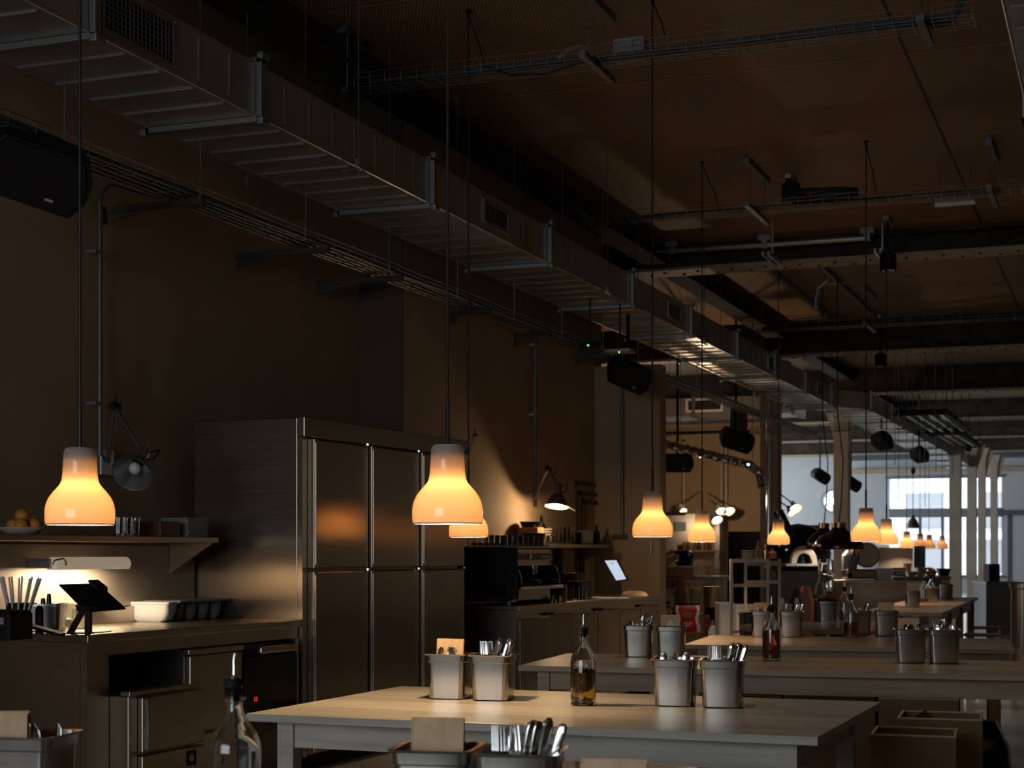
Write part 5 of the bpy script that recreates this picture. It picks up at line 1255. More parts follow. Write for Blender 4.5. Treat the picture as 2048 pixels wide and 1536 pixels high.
# things beside the machine
t = thing('cup_rack', 'dark rack holding small packets on the coffee bar beside the machine', 'rack', BP(bx_(1152, 0.35), 0.35, CZ2), KA)
MB().box(-0.14, 0.14, -0.09, 0.09, 0, 0.15).build('body', 'black', t, bev=0.006)
MB().box(-0.13, 0.13, 0.05, 0.085, 0.151, 0.22).build('back_board', 'brass', t)
for k in range(5): MB().box(-0.10 + 0.045 * k, -0.075 + 0.045 * k, -0.03, 0.04, 0.151, 0.215).build('packet', 'black_gloss' if k % 2 else 'kraft', t)
tag(MB().lathe([(0.001, 0), (0.045, 0), (0.05, 0.14), (0.047, 0.14), (0.042, 0.006), (0.001, 0.006)], 22).build('metal_pitcher', 'brass', smooth=True, loc=BP(bx_(1122, 0.12), 0.12, CZ2)), 'warm coloured metal pitcher standing at the edge of the coffee bar', 'pitcher')
tag(MB().lathe([(0.001, 0), (0.035, 0), (0.03, 0.03), (0.012, 0.05), (0.02, 0.06), (0.001, 0.062)], 18).build('coffee_tamper', 'chrome', smooth=True, loc=BP(bx_(1110, 0.03), 0.05, CZ2)), 'small shiny tamper on the coffee bar corner', 'tamper')
g0 = None
for px in (1140, 1158, 1166):
    loc = BP(bx_(px, 0.18), 0.18, CZ2)
    if g0 is None: g0 = tumbler('short glass standing before the dark packet rack on the coffee bar', loc, 'glasses before the packet rack', 0.034, 0.11)
    else: dup(g0, loc)
# till screen
p = BP(bx_(1228, 0.28), 0.28, CZ2)
ps = thing('till_screen', 'tilted till screen glowing pale blue on the coffee bar', 'screen', p)
def cf2(dx, dz, dy=0.0): return (dx * CS - dy * SN, dx * SN + dy * CS, dz)
k_ = 14.0 / F
def q2(px, py, dy=0.0): return cf2((px - 1228) * k_, (1190 - py) * k_ + 0.01, dy)
S = [q2(1207, 1115, 0.12), q2(1233, 1114, 0.0), q2(1256, 1159, -0.06), q2(1234, 1163, 0.06)]
nn_ = (Vector(S[1]) - Vector(S[0])).cross(Vector(S[3]) - Vector(S[0])).normalized() * 0.014
if nn_.y < 0: nn_ = -nn_
MB().loft([S, [tuple(Vector(a) + nn_) for a in S]]).build('frame', 'black', ps, bev=0.003)
cen = sum((Vector(a) for a in S), Vector()) / 4
S2 = [cen + (Vector(a) - cen) * 0.86 - nn_ * 0.08 for a in S]
MB().loft([[tuple(a) for a in S2], [tuple(a - nn_ * 0.06) for a in S2]]).build('display', 'screen', ps)
def on_s(u, v): return S2[0].lerp(S2[1], u).lerp(S2[3].lerp(S2[2], u), v) - nn_ * 0.12
ink = MB()
for v0, u0, u1 in ((0.10, 0.25, 0.75), (0.16, 0.3, 0.6), (0.68, 0.5, 0.8), (0.82, 0.4, 0.55)):
    a = [on_s(u0, v0), on_s(u1, v0), on_s(u1, v0 + 0.03), on_s(u0, v0 + 0.03)]; ink.loft([[tuple(x) for x in a], [tuple(x - nn_ * 0.03) for x in a]])
ink.build('display_text', 'screen_ink', ps)
MB().loft([[q2(1205, 1188, 0.02), q2(1246, 1188, 0.0), q2(1246, 1188, 0.16), q2(1205, 1188, 0.16)], [q2(1215, 1158, 0.05), q2(1243, 1163, 0.03), q2(1243, 1163, 0.14), q2(1215, 1158, 0.14)]]).build('stand', 'black', ps, bev=0.006)
tag(MB().loft([rrect(0.42, 0.26, 0.01, 0, 2), rrect(0.40, 0.25, 0.01, 0.008, 2)]).build('paper_pile', 'white_paper', loc=BP(bx_(1205, 0.15), 0.16, CZ2)), 'loose flat papers on the coffee bar before the till screen', 'paper')
tag(MB().loft([rrect(0.26, 0.14, 0.05, 0), rrect(0.22, 0.10, 0.04, 0.03), rrect(0.10, 0.05, 0.02, 0.045)]).build('folded_cloth', 'paper', smooth=True, loc=BP(bx_(1268, 0.2), 0.2, CZ2)), 'crumpled cloth at the far end of the coffee bar', 'cloth')

# wall shelf over the bar, on wall_alcove (x = -5.0)
SV = -4.70
u0, u1 = atv(1012, SV).y, atv(1218, SV).y
zsh = ZH(1088, (lambda p: -p.x * SN + p.y * CS)(atv(1140, SV)))
s2 = thing('wall_shelf', 'steel wall shelf with plates and stacked glasses above the coffee bar', 'shelf')
MB().box(-4.999, SV, u0, u1, zsh - 0.032, zsh).build('board', 'steel', s2, bev=0.003)
for y in (u0 + 0.3, u1 - 0.03): MB().loft([[(SV - 0.03, y, zsh - 0.033), (-4.999, y, zsh - 0.033), (-4.999, y, zsh - 0.2)], [(SV - 0.03, y + 0.012, zsh - 0.033), (-4.999, y + 0.012, zsh - 0.033), (-4.999, y + 0.012, zsh - 0.2)]]).build('bracket', 'steel', s2)
def plate_stack(px, v, n, lab, grp, r=0.10, h=0.013, m='ceramic'):
    p = atv(px, v, zsh); first = None
    for k in range(n):
        if first is None:
            first = MB().lathe([(0.001, 0), (r * 0.6, 0), (r, h * 0.9), (r, h), (r * 0.94, h), (r * 0.58, h * 0.35), (0.001, h * 0.35)], 30).build('plate', m, smooth=True); o = first
        else: o = first.copy(); C.objects.link(o)
        o.location = (p.x + random.uniform(-.002, .002), p.y, p.z + 0.0005 + k * (h + 0.0006)); tag(o, lab, 'plate', grp)
plate_stack(1083, -4.85, 6, 'cream plate in the stack by the machine end of the bar shelf', 'cream plates by the machine', 0.10, 0.021)
plate_stack(1165, -4.85, 8, 'pale plate in the neat stack in the middle of the bar shelf', 'pale plates on the bar shelf', 0.11, 0.0155)
g0 = None
for i, px in enumerate((1103, 1111, 1119, 1127, 1135, 1143)):
    for v in (-4.80, -4.90):
        for k in range(2):
            loc = atv(px, v, zsh + 0.0005 + k * 0.075)
            if g0 is None: g0 = tumbler('drinking glass stacked between the plates on the bar shelf', loc, 'stacked glasses on the bar shelf', 0.036, 0.085)
            else: dup(g0, loc)
def vbottle(loc, lab, h, r, m):
    tag(MB().lathe([(0.001, 0), (r, 0), (r, h * 0.6), (r * 0.35, h * 0.78), (r * 0.33, h), (0.001, h)], 18).build('bottle', m, smooth=True, loc=loc), lab, 'bottle')
vbottle(atv(1085, -4.96, zsh + 0.0005), 'tall clear bottle standing behind the cream plates on the bar shelf', 0.26, 0.03, 'glass')
vbottle(atv(1193, -4.82, zsh + 0.0005), 'dark bottle at the end of the bar shelf beside the plates', 0.19, 0.035, 'black_gloss')
tag(MB().box(-0.09, 0.09, -0.08, 0.08, 0, 0.14).build('carton', 'terracotta', bev=0.003, loc=atv(1062, -4.86, zsh + 0.0005)), 'terracotta coloured carton on the bar shelf beside the plates', 'box')
tag(MB().lathe([(0.001, 0), (0.08, 0), (0.10, 0.05), (0.09, 0.05), (0.07, 0.01), (0.001, 0.01)], 24).build('serving_bowl', 'black_gloss', smooth=True, loc=atv(1062, -4.86, zsh + 0.141)), 'dark bowl resting on the terracotta carton on the bar shelf', 'bowl')

# panelled frame on the alcove wall
tm = MB(); ya, yb2 = atv(1150, -5.0).y, atv(1199, -5.0).y; zt_ = ZH(960, 15.5)
for a in (0, 0.10, 0.18): tm.box(-4.999, -4.985 + a * 0.1, ya + a, ya + a + 0.035, 0.95, zt_ - a).box(-4.999, -4.985 + a * 0.1, ya + a, yb2 + 0.05, zt_ - a - 0.035, zt_ - a)
struct(tm.build('trim_5', 'plaster_dark'))

# conduits on the walls
def conduit(lab, pts, r, clips, wallx=None):
    t = thing('conduit_pipe', lab, 'pipe'); MB().tube(pts, r, 10).build('pipe', 'conduit', t, True)
    for (x, y, z) in clips: MB().box(wallx, x + r + 0.004, y - 0.012 - 0.05, y + 0.012, z - 0.01, z + 0.01).build('clip', 'galv_dull', t)
v = -5.27; p = atv(200, v); y = p.y; Zc = -p.x * SN + p.y * CS
pts = [(v, y, ZH(912, Zc)), (v, y, ZH(410, Zc))]
for k in range(1, 7): a = k / 6 * PI / 2; pts.append((v, y + 0.13 * (1 - math.cos(a)), ZH(410, Zc) + 0.13 * math.sin(a)))
pts.append((v, y + 0.6, ZH(410, Zc) + 0.145))
conduit('grey conduit bending off the kitchen wall above the folding lamp', pts, 0.014, [(v, y, ZH(506, Zc)), (v, y, ZH(808, Zc))], -5.319)
v = -4.96; p = atv(1070, v); Zc = -p.x * SN + p.y * CS
conduit('thin conduit running down the alcove wall to the lit bar lamp', [(v, p.y, ZH(985, Zc)), (v, p.y, ZTR + 0.1)], 0.014, [(v, p.y, ZH(690, Zc)), (v, p.y, ZH(830, Zc))], -4.999)
p = atu(1244, 15.46); Zc = 15.46 / (0.068 * SN + CS)
conduit('thin conduit on the short end wall under the loudspeaker', [(p.x, 15.47, ZH(1070, Zc)), (p.x, 15.47, 3.1)], 0.016, [], 0)
tag(MB().box(-0.08, 0.08, -0.03, 0.0, 0, 0.05).build('wall_box', 'plaster_dark', bev=0.004, loc=(atu(1240, 15.499).x, 15.499, ZH(1078, 15.6))), 'small dark box on the short end wall under the thin conduit', 'electrical box')
tag(MB().box(-0.012, 0.012, -0.03, 0.0, 0, 0.13).build('hanging_tool', 'grey_metal', bev=0.004, loc=(atu(1303, 15.499).x, 15.499, ZH(1110, 15.6))), 'narrow steel tool hanging on the end wall under an opal pendant', 'tool')

# ------------------------------------------------------------------ folding-arm wall lamps
def arm_lamp(base, elbow, head, face, lab, s=1.0, lit=0.0, wallv=None):
    t = thing('wall_lamp', lab, 'wall lamp', base)
    e, h = Vector(elbow) - Vector(base), Vector(head) - Vector(base)
    MB().box(-0.05 * s, 0.0, -0.05 * s, 0.05 * s, -0.06 * s, 0.06 * s).build('wall_plate', 'galv_dull', t, bev=0.006)
    a = MB()
    for dy in (-0.012, 0.012): a.tube([(0.0, dy, 0), tuple(e + Vector((0, dy, 0)))], 0.0045 * s, 8)
    a.build('lower_arm', 'galv_dull', t, True); a = MB()
    for dy in (-0.012, 0.012): a.tube([tuple(e + Vector((0, dy, 0))), tuple(h + Vector((0, dy, 0)))], 0.0045 * s, 8)
    a.build('upper_arm', 'galv_dull', t, True)
    MB().cyl(tuple(e + Vector((0, -0.03, 0))), tuple(e + Vector((0, 0.03, 0))), 0.018 * s, n=10).cyl(tuple(e), tuple(e + Vector((0, 0, 0.05))), 0.005, n=6).build('elbow_joint', 'black', t, True)
    MB().tube([tuple(e + Vector((0, 0, 0.05))), tuple(e.lerp(h, 0.5) + Vector((0, 0, 0.045))), tuple(h + Vector((0, 0, 0.03)))], 0.0016, 5).tube([(0, 0, 0.04), tuple(e.lerp(Vector(), 0.5) + Vector((0, -0.02, 0.0)))], 0.0016, 5).build('spring_wire', 'galv_dull', t, True)
    f = Vector(face).normalized(); q = f.to_track_quat('Z', 'Y').to_matrix().to_4x4(); T = Matrix.Translation(h) @ q
    MB().lathe([(0.022 * s, -0.02 * s), (0.028 * s, 0.0), (0.03 * s, 0.06 * s), (0.05 * s, 0.075 * s), (0.088 * s, 0.155 * s), (0.0885 * s, 0.157 * s), (0.084 * s, 0.155 * s), (0.046 * s, 0.078 * s)], 28, T, True).build('lamp_shade', 'galv_dull', t, True)
    MB().sphere(tuple(T @ Vector((0, 0, (0.150 if lit else 0.115) * s))), (0.018 if lit else 0.026) * s, 14, 10).build('bulb', 'bulb_hot' if lit else 'white_bright', t, True)
    MB().tube([tuple(T @ Vector((0.03 * s, 0, 0.0))), tuple(T @ Vector((0.07 * s, 0, -0.02))), tuple(T @ Vector((0.06 * s, 0, 0.05 * s))), tuple(T @ Vector((0.03 * s, 0, 0.05 * s)))], 0.004 * s, 6).build('cable_loop', 'black', t, True)
    MB().tube([tuple(T @ Vector((0.086 * s, 0, 0.155 * s))), tuple(T @ Vector((0.15 * s, 0, 0.19 * s)))], 0.002 * s, 5).build('handle', 'galv_dull', t, True)
    if lit:
        l = bpy.data.lights.new('bulb_light', 'POINT'); l.energy = lit; l.color = (1.0, 0.68, 0.38); l.shadow_soft_size = 0.02
        lo = bpy.data.objects.new('bulb_light', l); C.objects.link(lo); lo.parent = t; lo.matrix_local = T @ Matrix.Translation((0, 0, 0.19 * s)) @ Matrix.Rotation(PI, 4, 'X')
    return t
def PZ(px, py, Z): return W(px, Z, ZH(py, Z))
b_ = atv(214, -5.318); Zb = -b_.x * SN + b_.y * CS
camR, camF = Vector((CS, SN, 0)), Vector((-SN, CS, 0))
arm_lamp(PZ(216, 925, Zb), PZ(231, 812, Zb - 0.2), PZ(287, 905, Zb - 0.35), camR * -0.50 + Vector((0, 0, -0.62)) * 0.6 + camF * -0.45 + camR * 0.42, 'unlit folding-arm wall lamp with a cone shade on the kitchen wall', 1.25)
b_ = atv(1070, -4.998); Zb = -b_.x * SN + b_.y * CS
arm_lamp(PZ(1070, 998, Zb), PZ(1096, 937, Zb - 0.25), PZ(1117, 972, Zb - 0.45), camF * -0.22 + Vector((0, 0, -1.0)) + camR * -0.10, 'lit folding-arm wall lamp glaring above the bar shelf', 1.2, lit=9)
# lamp head on the fridge end
arm_lamp(PZ(938, 900, 11.7), PZ(950, 870, 11.9), PZ(925, 888, 11.7), camR * -0.4 + Vector((0, 0, -0.5)) + camF * -0.4, 'small metal clamp lamp poking out behind the big pendant at the fridge end', 0.55)

# ------------------------------------------------------------------ pizza kitchen beyond the end wall
def box_at(name, lab, cat, px0, px1, py0, py1, Z, d, m, rz=0.0, bev=0.004, grp=None, floor=False, kids=None):
    """a box seen between px0..px1, py0..py1 with its front at distance Z"""
    p = W((px0 + px1) / 2, Z); w = (px1 - px0) / F * Z; zt_, zb_ = ZH(py0, Z), (0.0 if floor else ZH(py1, Z))
    t = MB().box(-w / 2, w / 2, 0, d, 0, zt_ - zb_).build(name, m, bev=bev, loc=(p.x, p.y, zb_)); t.rotation_euler = (0, 0, YAW + rz)
    return tag(t, lab, cat, grp)
# work table
Zt = 20.0; zt_ = ZH(1152, Zt)
wt = thing('work_table', 'steel work table with open shelves in the pizza kitchen', 'table', W(1396, Zt), YAW)
wq = (1468 - 1326) / F * Zt
MB().box(-wq / 2, wq / 2, 0, 0.7, zt_ - 0.05, zt_).build('tabletop', 'grey_metal', wt, bev=0.004)
MB().box(-wq / 2, wq / 2, 0, 0.7, 0.50, 0.53).build('shelf_board', 'grey_metal', wt)
for x in (-wq / 2, wq / 2 - 0.04):
    for y in (0, 0.66): MB().box(x, x + 0.04, y, y + 0.04, 0, zt_ - 0.051).build('leg', 'galv_dull', wt)
# steel splash wall, with upper shelf and jars
box_at('splash_panel', 'tall steel wall panel behind the pizza kitchen work table', 'wall panel', 1322, 1437, 1027, 1500, 21.6, 0.06, 'steel', floor=True)
box_at('wall_shelf', 'steel shelf on the tall steel panel in the pizza kitchen', 'shelf', 1345, 1436, 1100, 1103, 21.3, 0.28, 'steel')
for k in range(9): box_at('spice_jar', 'small brown jar on the steel shelf in the pizza kitchen', 'jar', 1366 + k * 7.2, 1371.5 + k * 7.2, 1084, 1099.8, 21.4, 0.06, ['terracotta', 'kraft', 'paper'][k % 3], grp='jars on the pizza kitchen shelf')
box_at('notice_paper', 'white sheet of paper taped to the steel panel in the pizza kitchen', 'paper', 1350, 1372, 1044, 1062, 21.56, 0.01, 'white_bright')
box_at('steel_hood', 'long steel hood edge above the white notice in the pizza kitchen', 'hood', 1324, 1372, 1024, 1031, 21.0, 0.595, 'shiny')
box_at('tall_steel_fridge', 'narrow bright steel door column beside the far lamps', 'fridge', 1439, 1455, 1030, 1400, 21.4, 0.5, 'shiny', floor=True)
# dough mixer
p = W(1362, 19.9, zt_)
mx_ = thing('dough_mixer', 'dough mixer with a tilted steel hood on the pizza kitchen work table', 'mixer', p, YAW)
sc = 20.0 / F
MB().box(-32 * sc, 28 * sc, 0.02, 0.4, 0.001, 18 * sc).build('base', 'pale_metal', mx_, bev=0.01)
MB().loft([[(-34 * sc, 0.02, 16 * sc), (-2 * sc, 0.02, 32 * sc), (-2 * sc, 0.4, 32 * sc), (-34 * sc, 0.4, 16 * sc)], [(-34 * sc, 0.02, 34 * sc), (-4 * sc, 0.02, 47 * sc), (-4 * sc, 0.4, 47 * sc), (-34 * sc, 0.4, 34 * sc)]]).build('tilted_hood', 'shiny', mx_, bev=0.015)
MB().lathe([(0.10, 0), (0.12, 0.16), (0.10, 0.19)], 20, TR(10 * sc, 0.2, 20 * sc), True, True).build('drum', 'black', mx_, True)
MB().sphere((17 * sc, 0.1, 45 * sc), 0.035, 10, 8).build('knob', 'brass', mx_, True)
box_at('white_canister', 'white canister beside the dough mixer on the work table', 'canister', 1391, 1399, 1130, 1150.5, 19.95, 0.06, 'white_plastic')
box_at('paper_cup_stack', 'pale stack of cups at the end of the work table by the mixer', 'cups', 1414, 1427, 1131, 1151.5, 20.1, 0.08, 'paper')
for k, (a, b2, top, m) in enumerate(((1331, 1343, 1153.5, 'grey_metal'), (1346, 1356, 1156, 'kraft'), (1358, 1367, 1155, 'terracotta'), (1369, 1384, 1158, 'paper'))): box_at('supply_box', ['grey narrow box under the work table', 'brown upright packet under the work table', 'rust coloured packet under the work table', 'pale paper packet under the work table'][k], 'box', a, b2, top + 4, 1178, 19.6, 0.2, m)
# pots on low stands
def pot(px, w_, py0, py1, Z, lab, m='steel', lid=False):
    p = W(px, Z); r = w_ / F * Z / 2; t = thing('cooking_pot', lab, 'pot', (p.x, p.y, 0)); zt2, zb2 = ZH(py0, Z), ZH(py1, Z)
    MB().lathe([(0.001, zb2), (r * 0.97, zb2), (r, zb2 + 0.02), (r, zt2), (r * 1.03, zt2 + 0.005), (r * 0.96, zt2 + 0.004), (r * 0.95, zb2 + 0.02), (0.001, zb2 + 0.02)], 36).build('body', m, t, True)
    for s in (-1, 1): MB().tube([(s * r * CS, s * r * SN, zt2 - 0.05), (s * (r + 0.04) * CS, s * (r + 0.04) * SN, zt2 - 0.045), (s * (r + 0.04) * CS, s * (r + 0.04) * SN, zt2 - 0.07), (s * r * CS, s * r * SN, zt2 - 0.075)], 0.007, 6).build('handle', 'galv_dull', t, True)
    if zb2 > 0.05: MB().lathe([(r * 0.9, 0.0), (r * 0.9, zb2 - 0.001)], 24, None, True, True).build('stand', 'black', t, True)
pot(1374, 54, 1176, 1206, 18.5, 'wide steel cooking pot behind the red flour sack')
pot(1424, 34, 1174, 1214, 18.0, 'tall bright steel pot beside the wide one behind the sack')
# red flour sack
Zs = 16.6; p = W(1378, Zs, 0.0); k_ = Zs / F
st = box_at('low_stool', 'low wooden platform carrying the red flour sack', 'stool', 1345, 1412, 1265, 1400, Zs, 0.4, 'kraft', floor=True)
zb_ = ZH(1265, Zs) + 0.0005
sk = thing('flour_sack', 'red flour sack with white wavy edges and a gold crest', 'sack', (p.x, p.y, zb_), YAW)
def wave(s, k): return s * (27 + 2.5 * math.sin(k * 1.05)) * k_
N_ = 13; H_ = 53 * k_
loops = []
for k in range(N_ + 1):
    f = k / N_; th = 0.11 * (1 - 0.55 * f ** 3); wv = (27 + 2.2 * math.sin(f * 9)) * k_ * (1 - 0.04 * f)
    loops.append([(x, y + 0.2, f * H_) for x, y, z in rrect(wv * 2, th * 2, th * 0.8, 0, 5)])
MB().loft(loops).build('sack_body', 'red', sk, True)
for s in (-1, 1):
    e = MB(); L1 = []
    for k in range(N_ + 1):
        f = k / N_; th = 0.11 * (1 - 0.55 * f ** 3); x = s * (19.5 + 2.2 * math.sin(f * 9 + 0.4)) * k_
        L1.append([(x - 0.016, 0.2 - th - 0.002, f * H_), (x + 0.016, 0.2 - th - 0.002, f * H_), (x + 0.016, 0.2 - th + 0.004, f * H_), (x - 0.016, 0.2 - th + 0.004, f * H_)])
    e.loft(L1).build('white_band', 'white_plastic', sk, True)
MB().lathe([(0.001, 0), (0.055, 0), (0.05, 0.004), (0.001, 0.005)], 24, TR(-0.01, 0.2 - 0.108, 0.175) @ ROT(PI / 2, 'X') @ Matrix.Scale(0.62, 4, (0, 1, 0))).build('gold_crest', 'gold', sk, True)
MB().box(-0.05, 0.05, 0.2 - 0.112, 0.2 - 0.107, 0.088, 0.10).prism([(-0.03, 0.08), (0.03, 0.08), (0.0, 0.055)], 0.2 - 0.112, 0.2 - 0.107).build('white_print', 'white_plastic', sk)
box_at('red_packet', 'small dark red packet leaning beside the flour sack', 'packet', 1408, 1420, 1232, 1264, 16.5, 0.12, 'dark_red')
box_at('red_packet', 'low red packet on the other side of the flour sack by the steel bar', 'packet', 1336, 1348, 1244, 1264, 16.5, 0.12, 'red')
# fire extinguisher
p = W(1330, 16.4); ex = thing('fire_extinguisher', 'dark red fire extinguisher standing behind the end of the steel bar', 'extinguisher', (p.x, p.y, 0))
MB().lathe([(0.001, 0.0), (0.075, 0.0), (0.08, 0.02), (0.08, 0.62), (0.05, 0.70), (0.02, 0.72), (0.02, 0.76), (0.001, 0.76)], 20).build('cylinder', 'dark_red', ex, True)
MB().box(-0.06, 0.05, -0.012, 0.012, 0.77, 0.80).tube([(0.02, 0, 0.76), (0.09, 0, 0.72), (0.09, 0, 0.45)], 0.01, 6).build('valve', 'black', ex, True)
# white detergent bottle
p = W(1425, 16.3); db = thing('detergent_bottle', 'white plastic bottle standing before the pale bins', 'bottle', (p.x, p.y, 0.0))
h_ = ZH(1247, 16.3)
MB().loft([rrect(0.085, 0.06, 0.02, 0), rrect(0.09, 0.065, 0.02, h_ * 0.85), rrect(0.04, 0.04, 0.015, h_ * 0.97)]).build('body', 'white_plastic', db, True)
MB().cyl((0, 0, h_ * 0.971), (0, 0, h_ + 0.03), 0.018).build('cap', 'grey_metal', db, True)
def bin_(px0, px1, py0, Z, d, lab, m='white_plastic'):
    p = W((px0 + px1) / 2, Z); w_ = (px1 - px0) / F * Z; h = ZH(py0, Z)
    t = thing('storage_bin', lab, 'bin', (p.x, p.y, 0), YAW)
    MB().loft([rrect(w_ * 0.82, d * 0.8, 0.03, 0), rrect(w_ * 0.97, d * 0.97, 0.03, h - 0.03), rrect(w_, d, 0.03, h - 0.029), rrect(w_, d, 0.03, h), rrect(w_ - 0.03, d - 0.03, 0.02, h), rrect(w_ * 0.8, d * 0.78, 0.02, 0.02)]).build('body', m, t, True)
bin_(1433, 1465, 1205, 15.6, 0.4, 'pale storage bin beside the red flour sack')
bin_(1466, 1508, 1209, 15.3, 0.4, 'pale storage bin behind the uprights of the metal rack')
bin_(1482, 1528, 1226, 13.3, 0.35, 'dark green bin at the foot of the metal rack', 'dark_green')

# metal rack
Zr = 14.2; p = W(1500, Zr); kk = Zr / F
rk = thing('metal_rack', 'open pale metal rack with bare uprights and stacked plates on top', 'rack', (p.x, p.y, 0), YAW)
zr = ZH(1118, Zr)
for px, dy in ((1463, 0), (1536, 0), (1508, 0.5), (1578, 0.5)): MB().box((px - 1500) * kk - 0.012, (px - 1500) * kk + 0.012, dy, dy + 0.024, 0, zr).build('upright', 'pale_metal', rk)
for a, b2, dy in ((1463, 1536, 0.0), (1508, 1578, 0.5)):
    for py in ((1121, 1171) if dy == 0 else (1129, 1166)): MB().box((a - 1500) * kk + 0.013, (b2 - 1500) * kk - 0.013, dy + 0.002, dy + 0.02, ZH(py, Zr) - 0.014, ZH(py, Zr) + 0.014).build('crossbar', 'pale_metal', rk)
for za in (zr - 0.02, 0.60, 0.2): MB().loft([[(-37 * kk, 0.026, za - 0.012), (36 * kk, 0.026, za - 0.012), (78 * kk, 0.498, za - 0.012), (8 * kk, 0.498, za - 0.012)], [(-37 * kk, 0.026, za), (36 * kk, 0.026, za), (78 * kk, 0.498, za), (8 * kk, 0.498, za)]]).build('shelf_board', 'pale_metal' if za > 1 else 'leather', rk)
for k in range(5): tag(MB().lathe([(0.001, 0), (0.05, 0), (0.075, 0.012), (0.07, 0.014), (0.001, 0.006)], 20).build('plate', 'ceramic', smooth=True, loc=PZ(1499, 1118, Zr + 0.2) * 1.0 + Vector((0, 0, 0.002 - (0.0) + 0.0155 * k))), 'small plate stacked on top of the metal rack', 'plate', 'plates on the metal rack')
for px, m, h, r in ((1516, 'glass', 0.16, 0.025), (1531, 'brass', 0.13, 0.03), (1545, 'terracotta', 0.09, 0.04)):
    vbottle(PZ(px, 1118, Zr + 0.3) + Vector((0, 0, 0.002)), {'glass': 'clear bottle on top of the metal rack', 'brass': 'amber coloured bottle on top of the metal rack', 'terracotta': 'squat rust coloured jar on top of the metal rack'}[m], h, r, m)
# black cabinets and pizza oven
box_at('oven_cabinet', 'tall black oven cabinet in front of the pizza kitchen wall', 'oven', 1456, 1526, 1063, 1400, 24.6, 0.9, 'black', floor=True)
Zo = 21.0; ko = Zo / F; p = W(1608, Zo)
po = thing('pizza_oven', 'black domed pizza oven with a pale arched mouth', 'oven', (p.x, p.y, 0), YAW)
zm_ = ZH(1128, Zo)
MB().box(-52 * ko, 50 * ko, 0.10, 1.2, 0, zm_ - 0.03).build('base', 'black', po, bev=0.02)
MB().box(-40 * ko, 48 * ko, -0.15, 0.5, zm_ - 0.0295, zm_ + 0.005).build('landing', 'grey_metal', po, bev=0.006)
dm = MB(); dm.lathe([(0.43, 0.0), (0.44, 0.15), (0.41, 0.30), (0.33, 0.42), (0.18, 0.50), (0.001, 0.53)], 36, TR(0.03, 0.62, zm_ + 0.006)); dm.build('dome', 'black_gloss', po, True)
ar = MB(); L0 = []
for k in range(17):
    a = PI * k / 16; r0, r1 = 15.5 * ko, 26 * ko
    L0.append([(-r1 * math.cos(a), -0.03, zm_ + 0.007 + r1 * math.sin(a) * 1.35), (-r1 * math.cos(a), 0.14, zm_ + 0.007 + r1 * math.sin(a) * 1.35), (-r0 * math.cos(a), 0.14, zm_ + 0.007 + r0 * math.sin(a) * 1.35), (-r0 * math.cos(a), -0.03, zm_ + 0.007 + r0 * math.sin(a) * 1.35)])
ar.loft(L0).build('arch', 'pale_metal', po, True)
MB().cyl((-0.10, 0.66, zm_ + 0.44), (-0.22, 0.7, zm_ + 0.70), 0.07, n=18).build('chimney', 'bronze', po, True)
box_at('black_machine', 'dark machine top rising behind the pizza oven dome', 'machine', 1570, 1646, 1050, 1128, 23.6, 0.5, 'black', bev=0.05)
o = bpy.data.objects['black_machine']; MB().box(-0.27, 0.27, 0.01, 0.49, -ZH(1128, 23.6), -0.001).build('stand', 'black', o)
box_at('oven_front', 'grey front panel under the landing of the pizza oven', 'panel', 1585, 1645, 1134, 1160, 20.0, 0.03, 'grey_metal') if False else None
# potted shrub-like dark plant and helmets beneath the oven
for k, (px, py, r) in enumerate(((1592, 1192, 0.09), (1612, 1188, 0.10), (1628, 1205, 0.09), (1640, 1180, 0.08))):
    z = ZH(py, 17.8); p = W(px, 17.8)
    tag(MB().loft([rrect(r * 1.6, r * 1.4, r * 0.5, 0, 4), rrect(r * 2, r * 1.8, r * 0.6, z * 0.4, 4), rrect(r * 1.9, r * 1.6, r * 0.6, z * 0.9, 4), rrect(r * 0.9, r * 0.8, r * 0.3, z + 0.08, 4)]).build('full_bag', ['black', 'leather', 'black', 'dark_green'][k], smooth=True, loc=(p.x, p.y, 0)),
        ['black bag under the pizza oven beside the metal rack', 'dark brown bag under the pizza oven mouth', 'second black bag beneath the oven landing', 'dark green bag beside the glass water dispenser'][k], 'bag')
for px in (1565, 1594): p = W(px, 12.1, 0.7505); tag(MB().lathe([(0.001, 0), (0.022, 0), (0.018, 0.17), (0.012, 0.2), (0.001, 0.2)], 16).build('white_bottle', 'white_plastic', smooth=True, loc=p), 'slim white squeeze bottle on the round table near the metal rack' if px < 1590 else 'slim white squeeze bottle on the round table near the brass tray', 'bottle')
p = W(1727, 12.0, 0.7505); tag(MB().lathe([(0.001, 0), (0.018, 0), (0.018, 0.06), (0.008, 0.07), (0.001, 0.09)], 14).build('salt_shaker', 'white_plastic', smooth=True, loc=W(1672 + 5, 11.6, 0.7505)), 'little white shaker on the round table before the tray', 'shaker')
# glass dispenser
p = W(1652, 18.6); gd = thing('glass_dispenser', 'tall glass dispenser shining beside the steel counter', 'dispenser', (p.x, p.y, 0))
MB().box(-0.12, 0.12, -0.12, 0.12, 0, 0.66).build('stand', 'grey_metal', gd, bev=0.005)
for k in range(3):
    z = 0.661 + k * 0.19; MB().lathe([(0.001, z), (0.085, z), (0.09, z + 0.02), (0.09, z + 0.15), (0.07, z + 0.18), (0.065, z + 0.18), (0.082, z + 0.15), (0.082, z + 0.01), (0.001, z + 0.01)], 20).build('glass_jar', 'glass', gd, True)

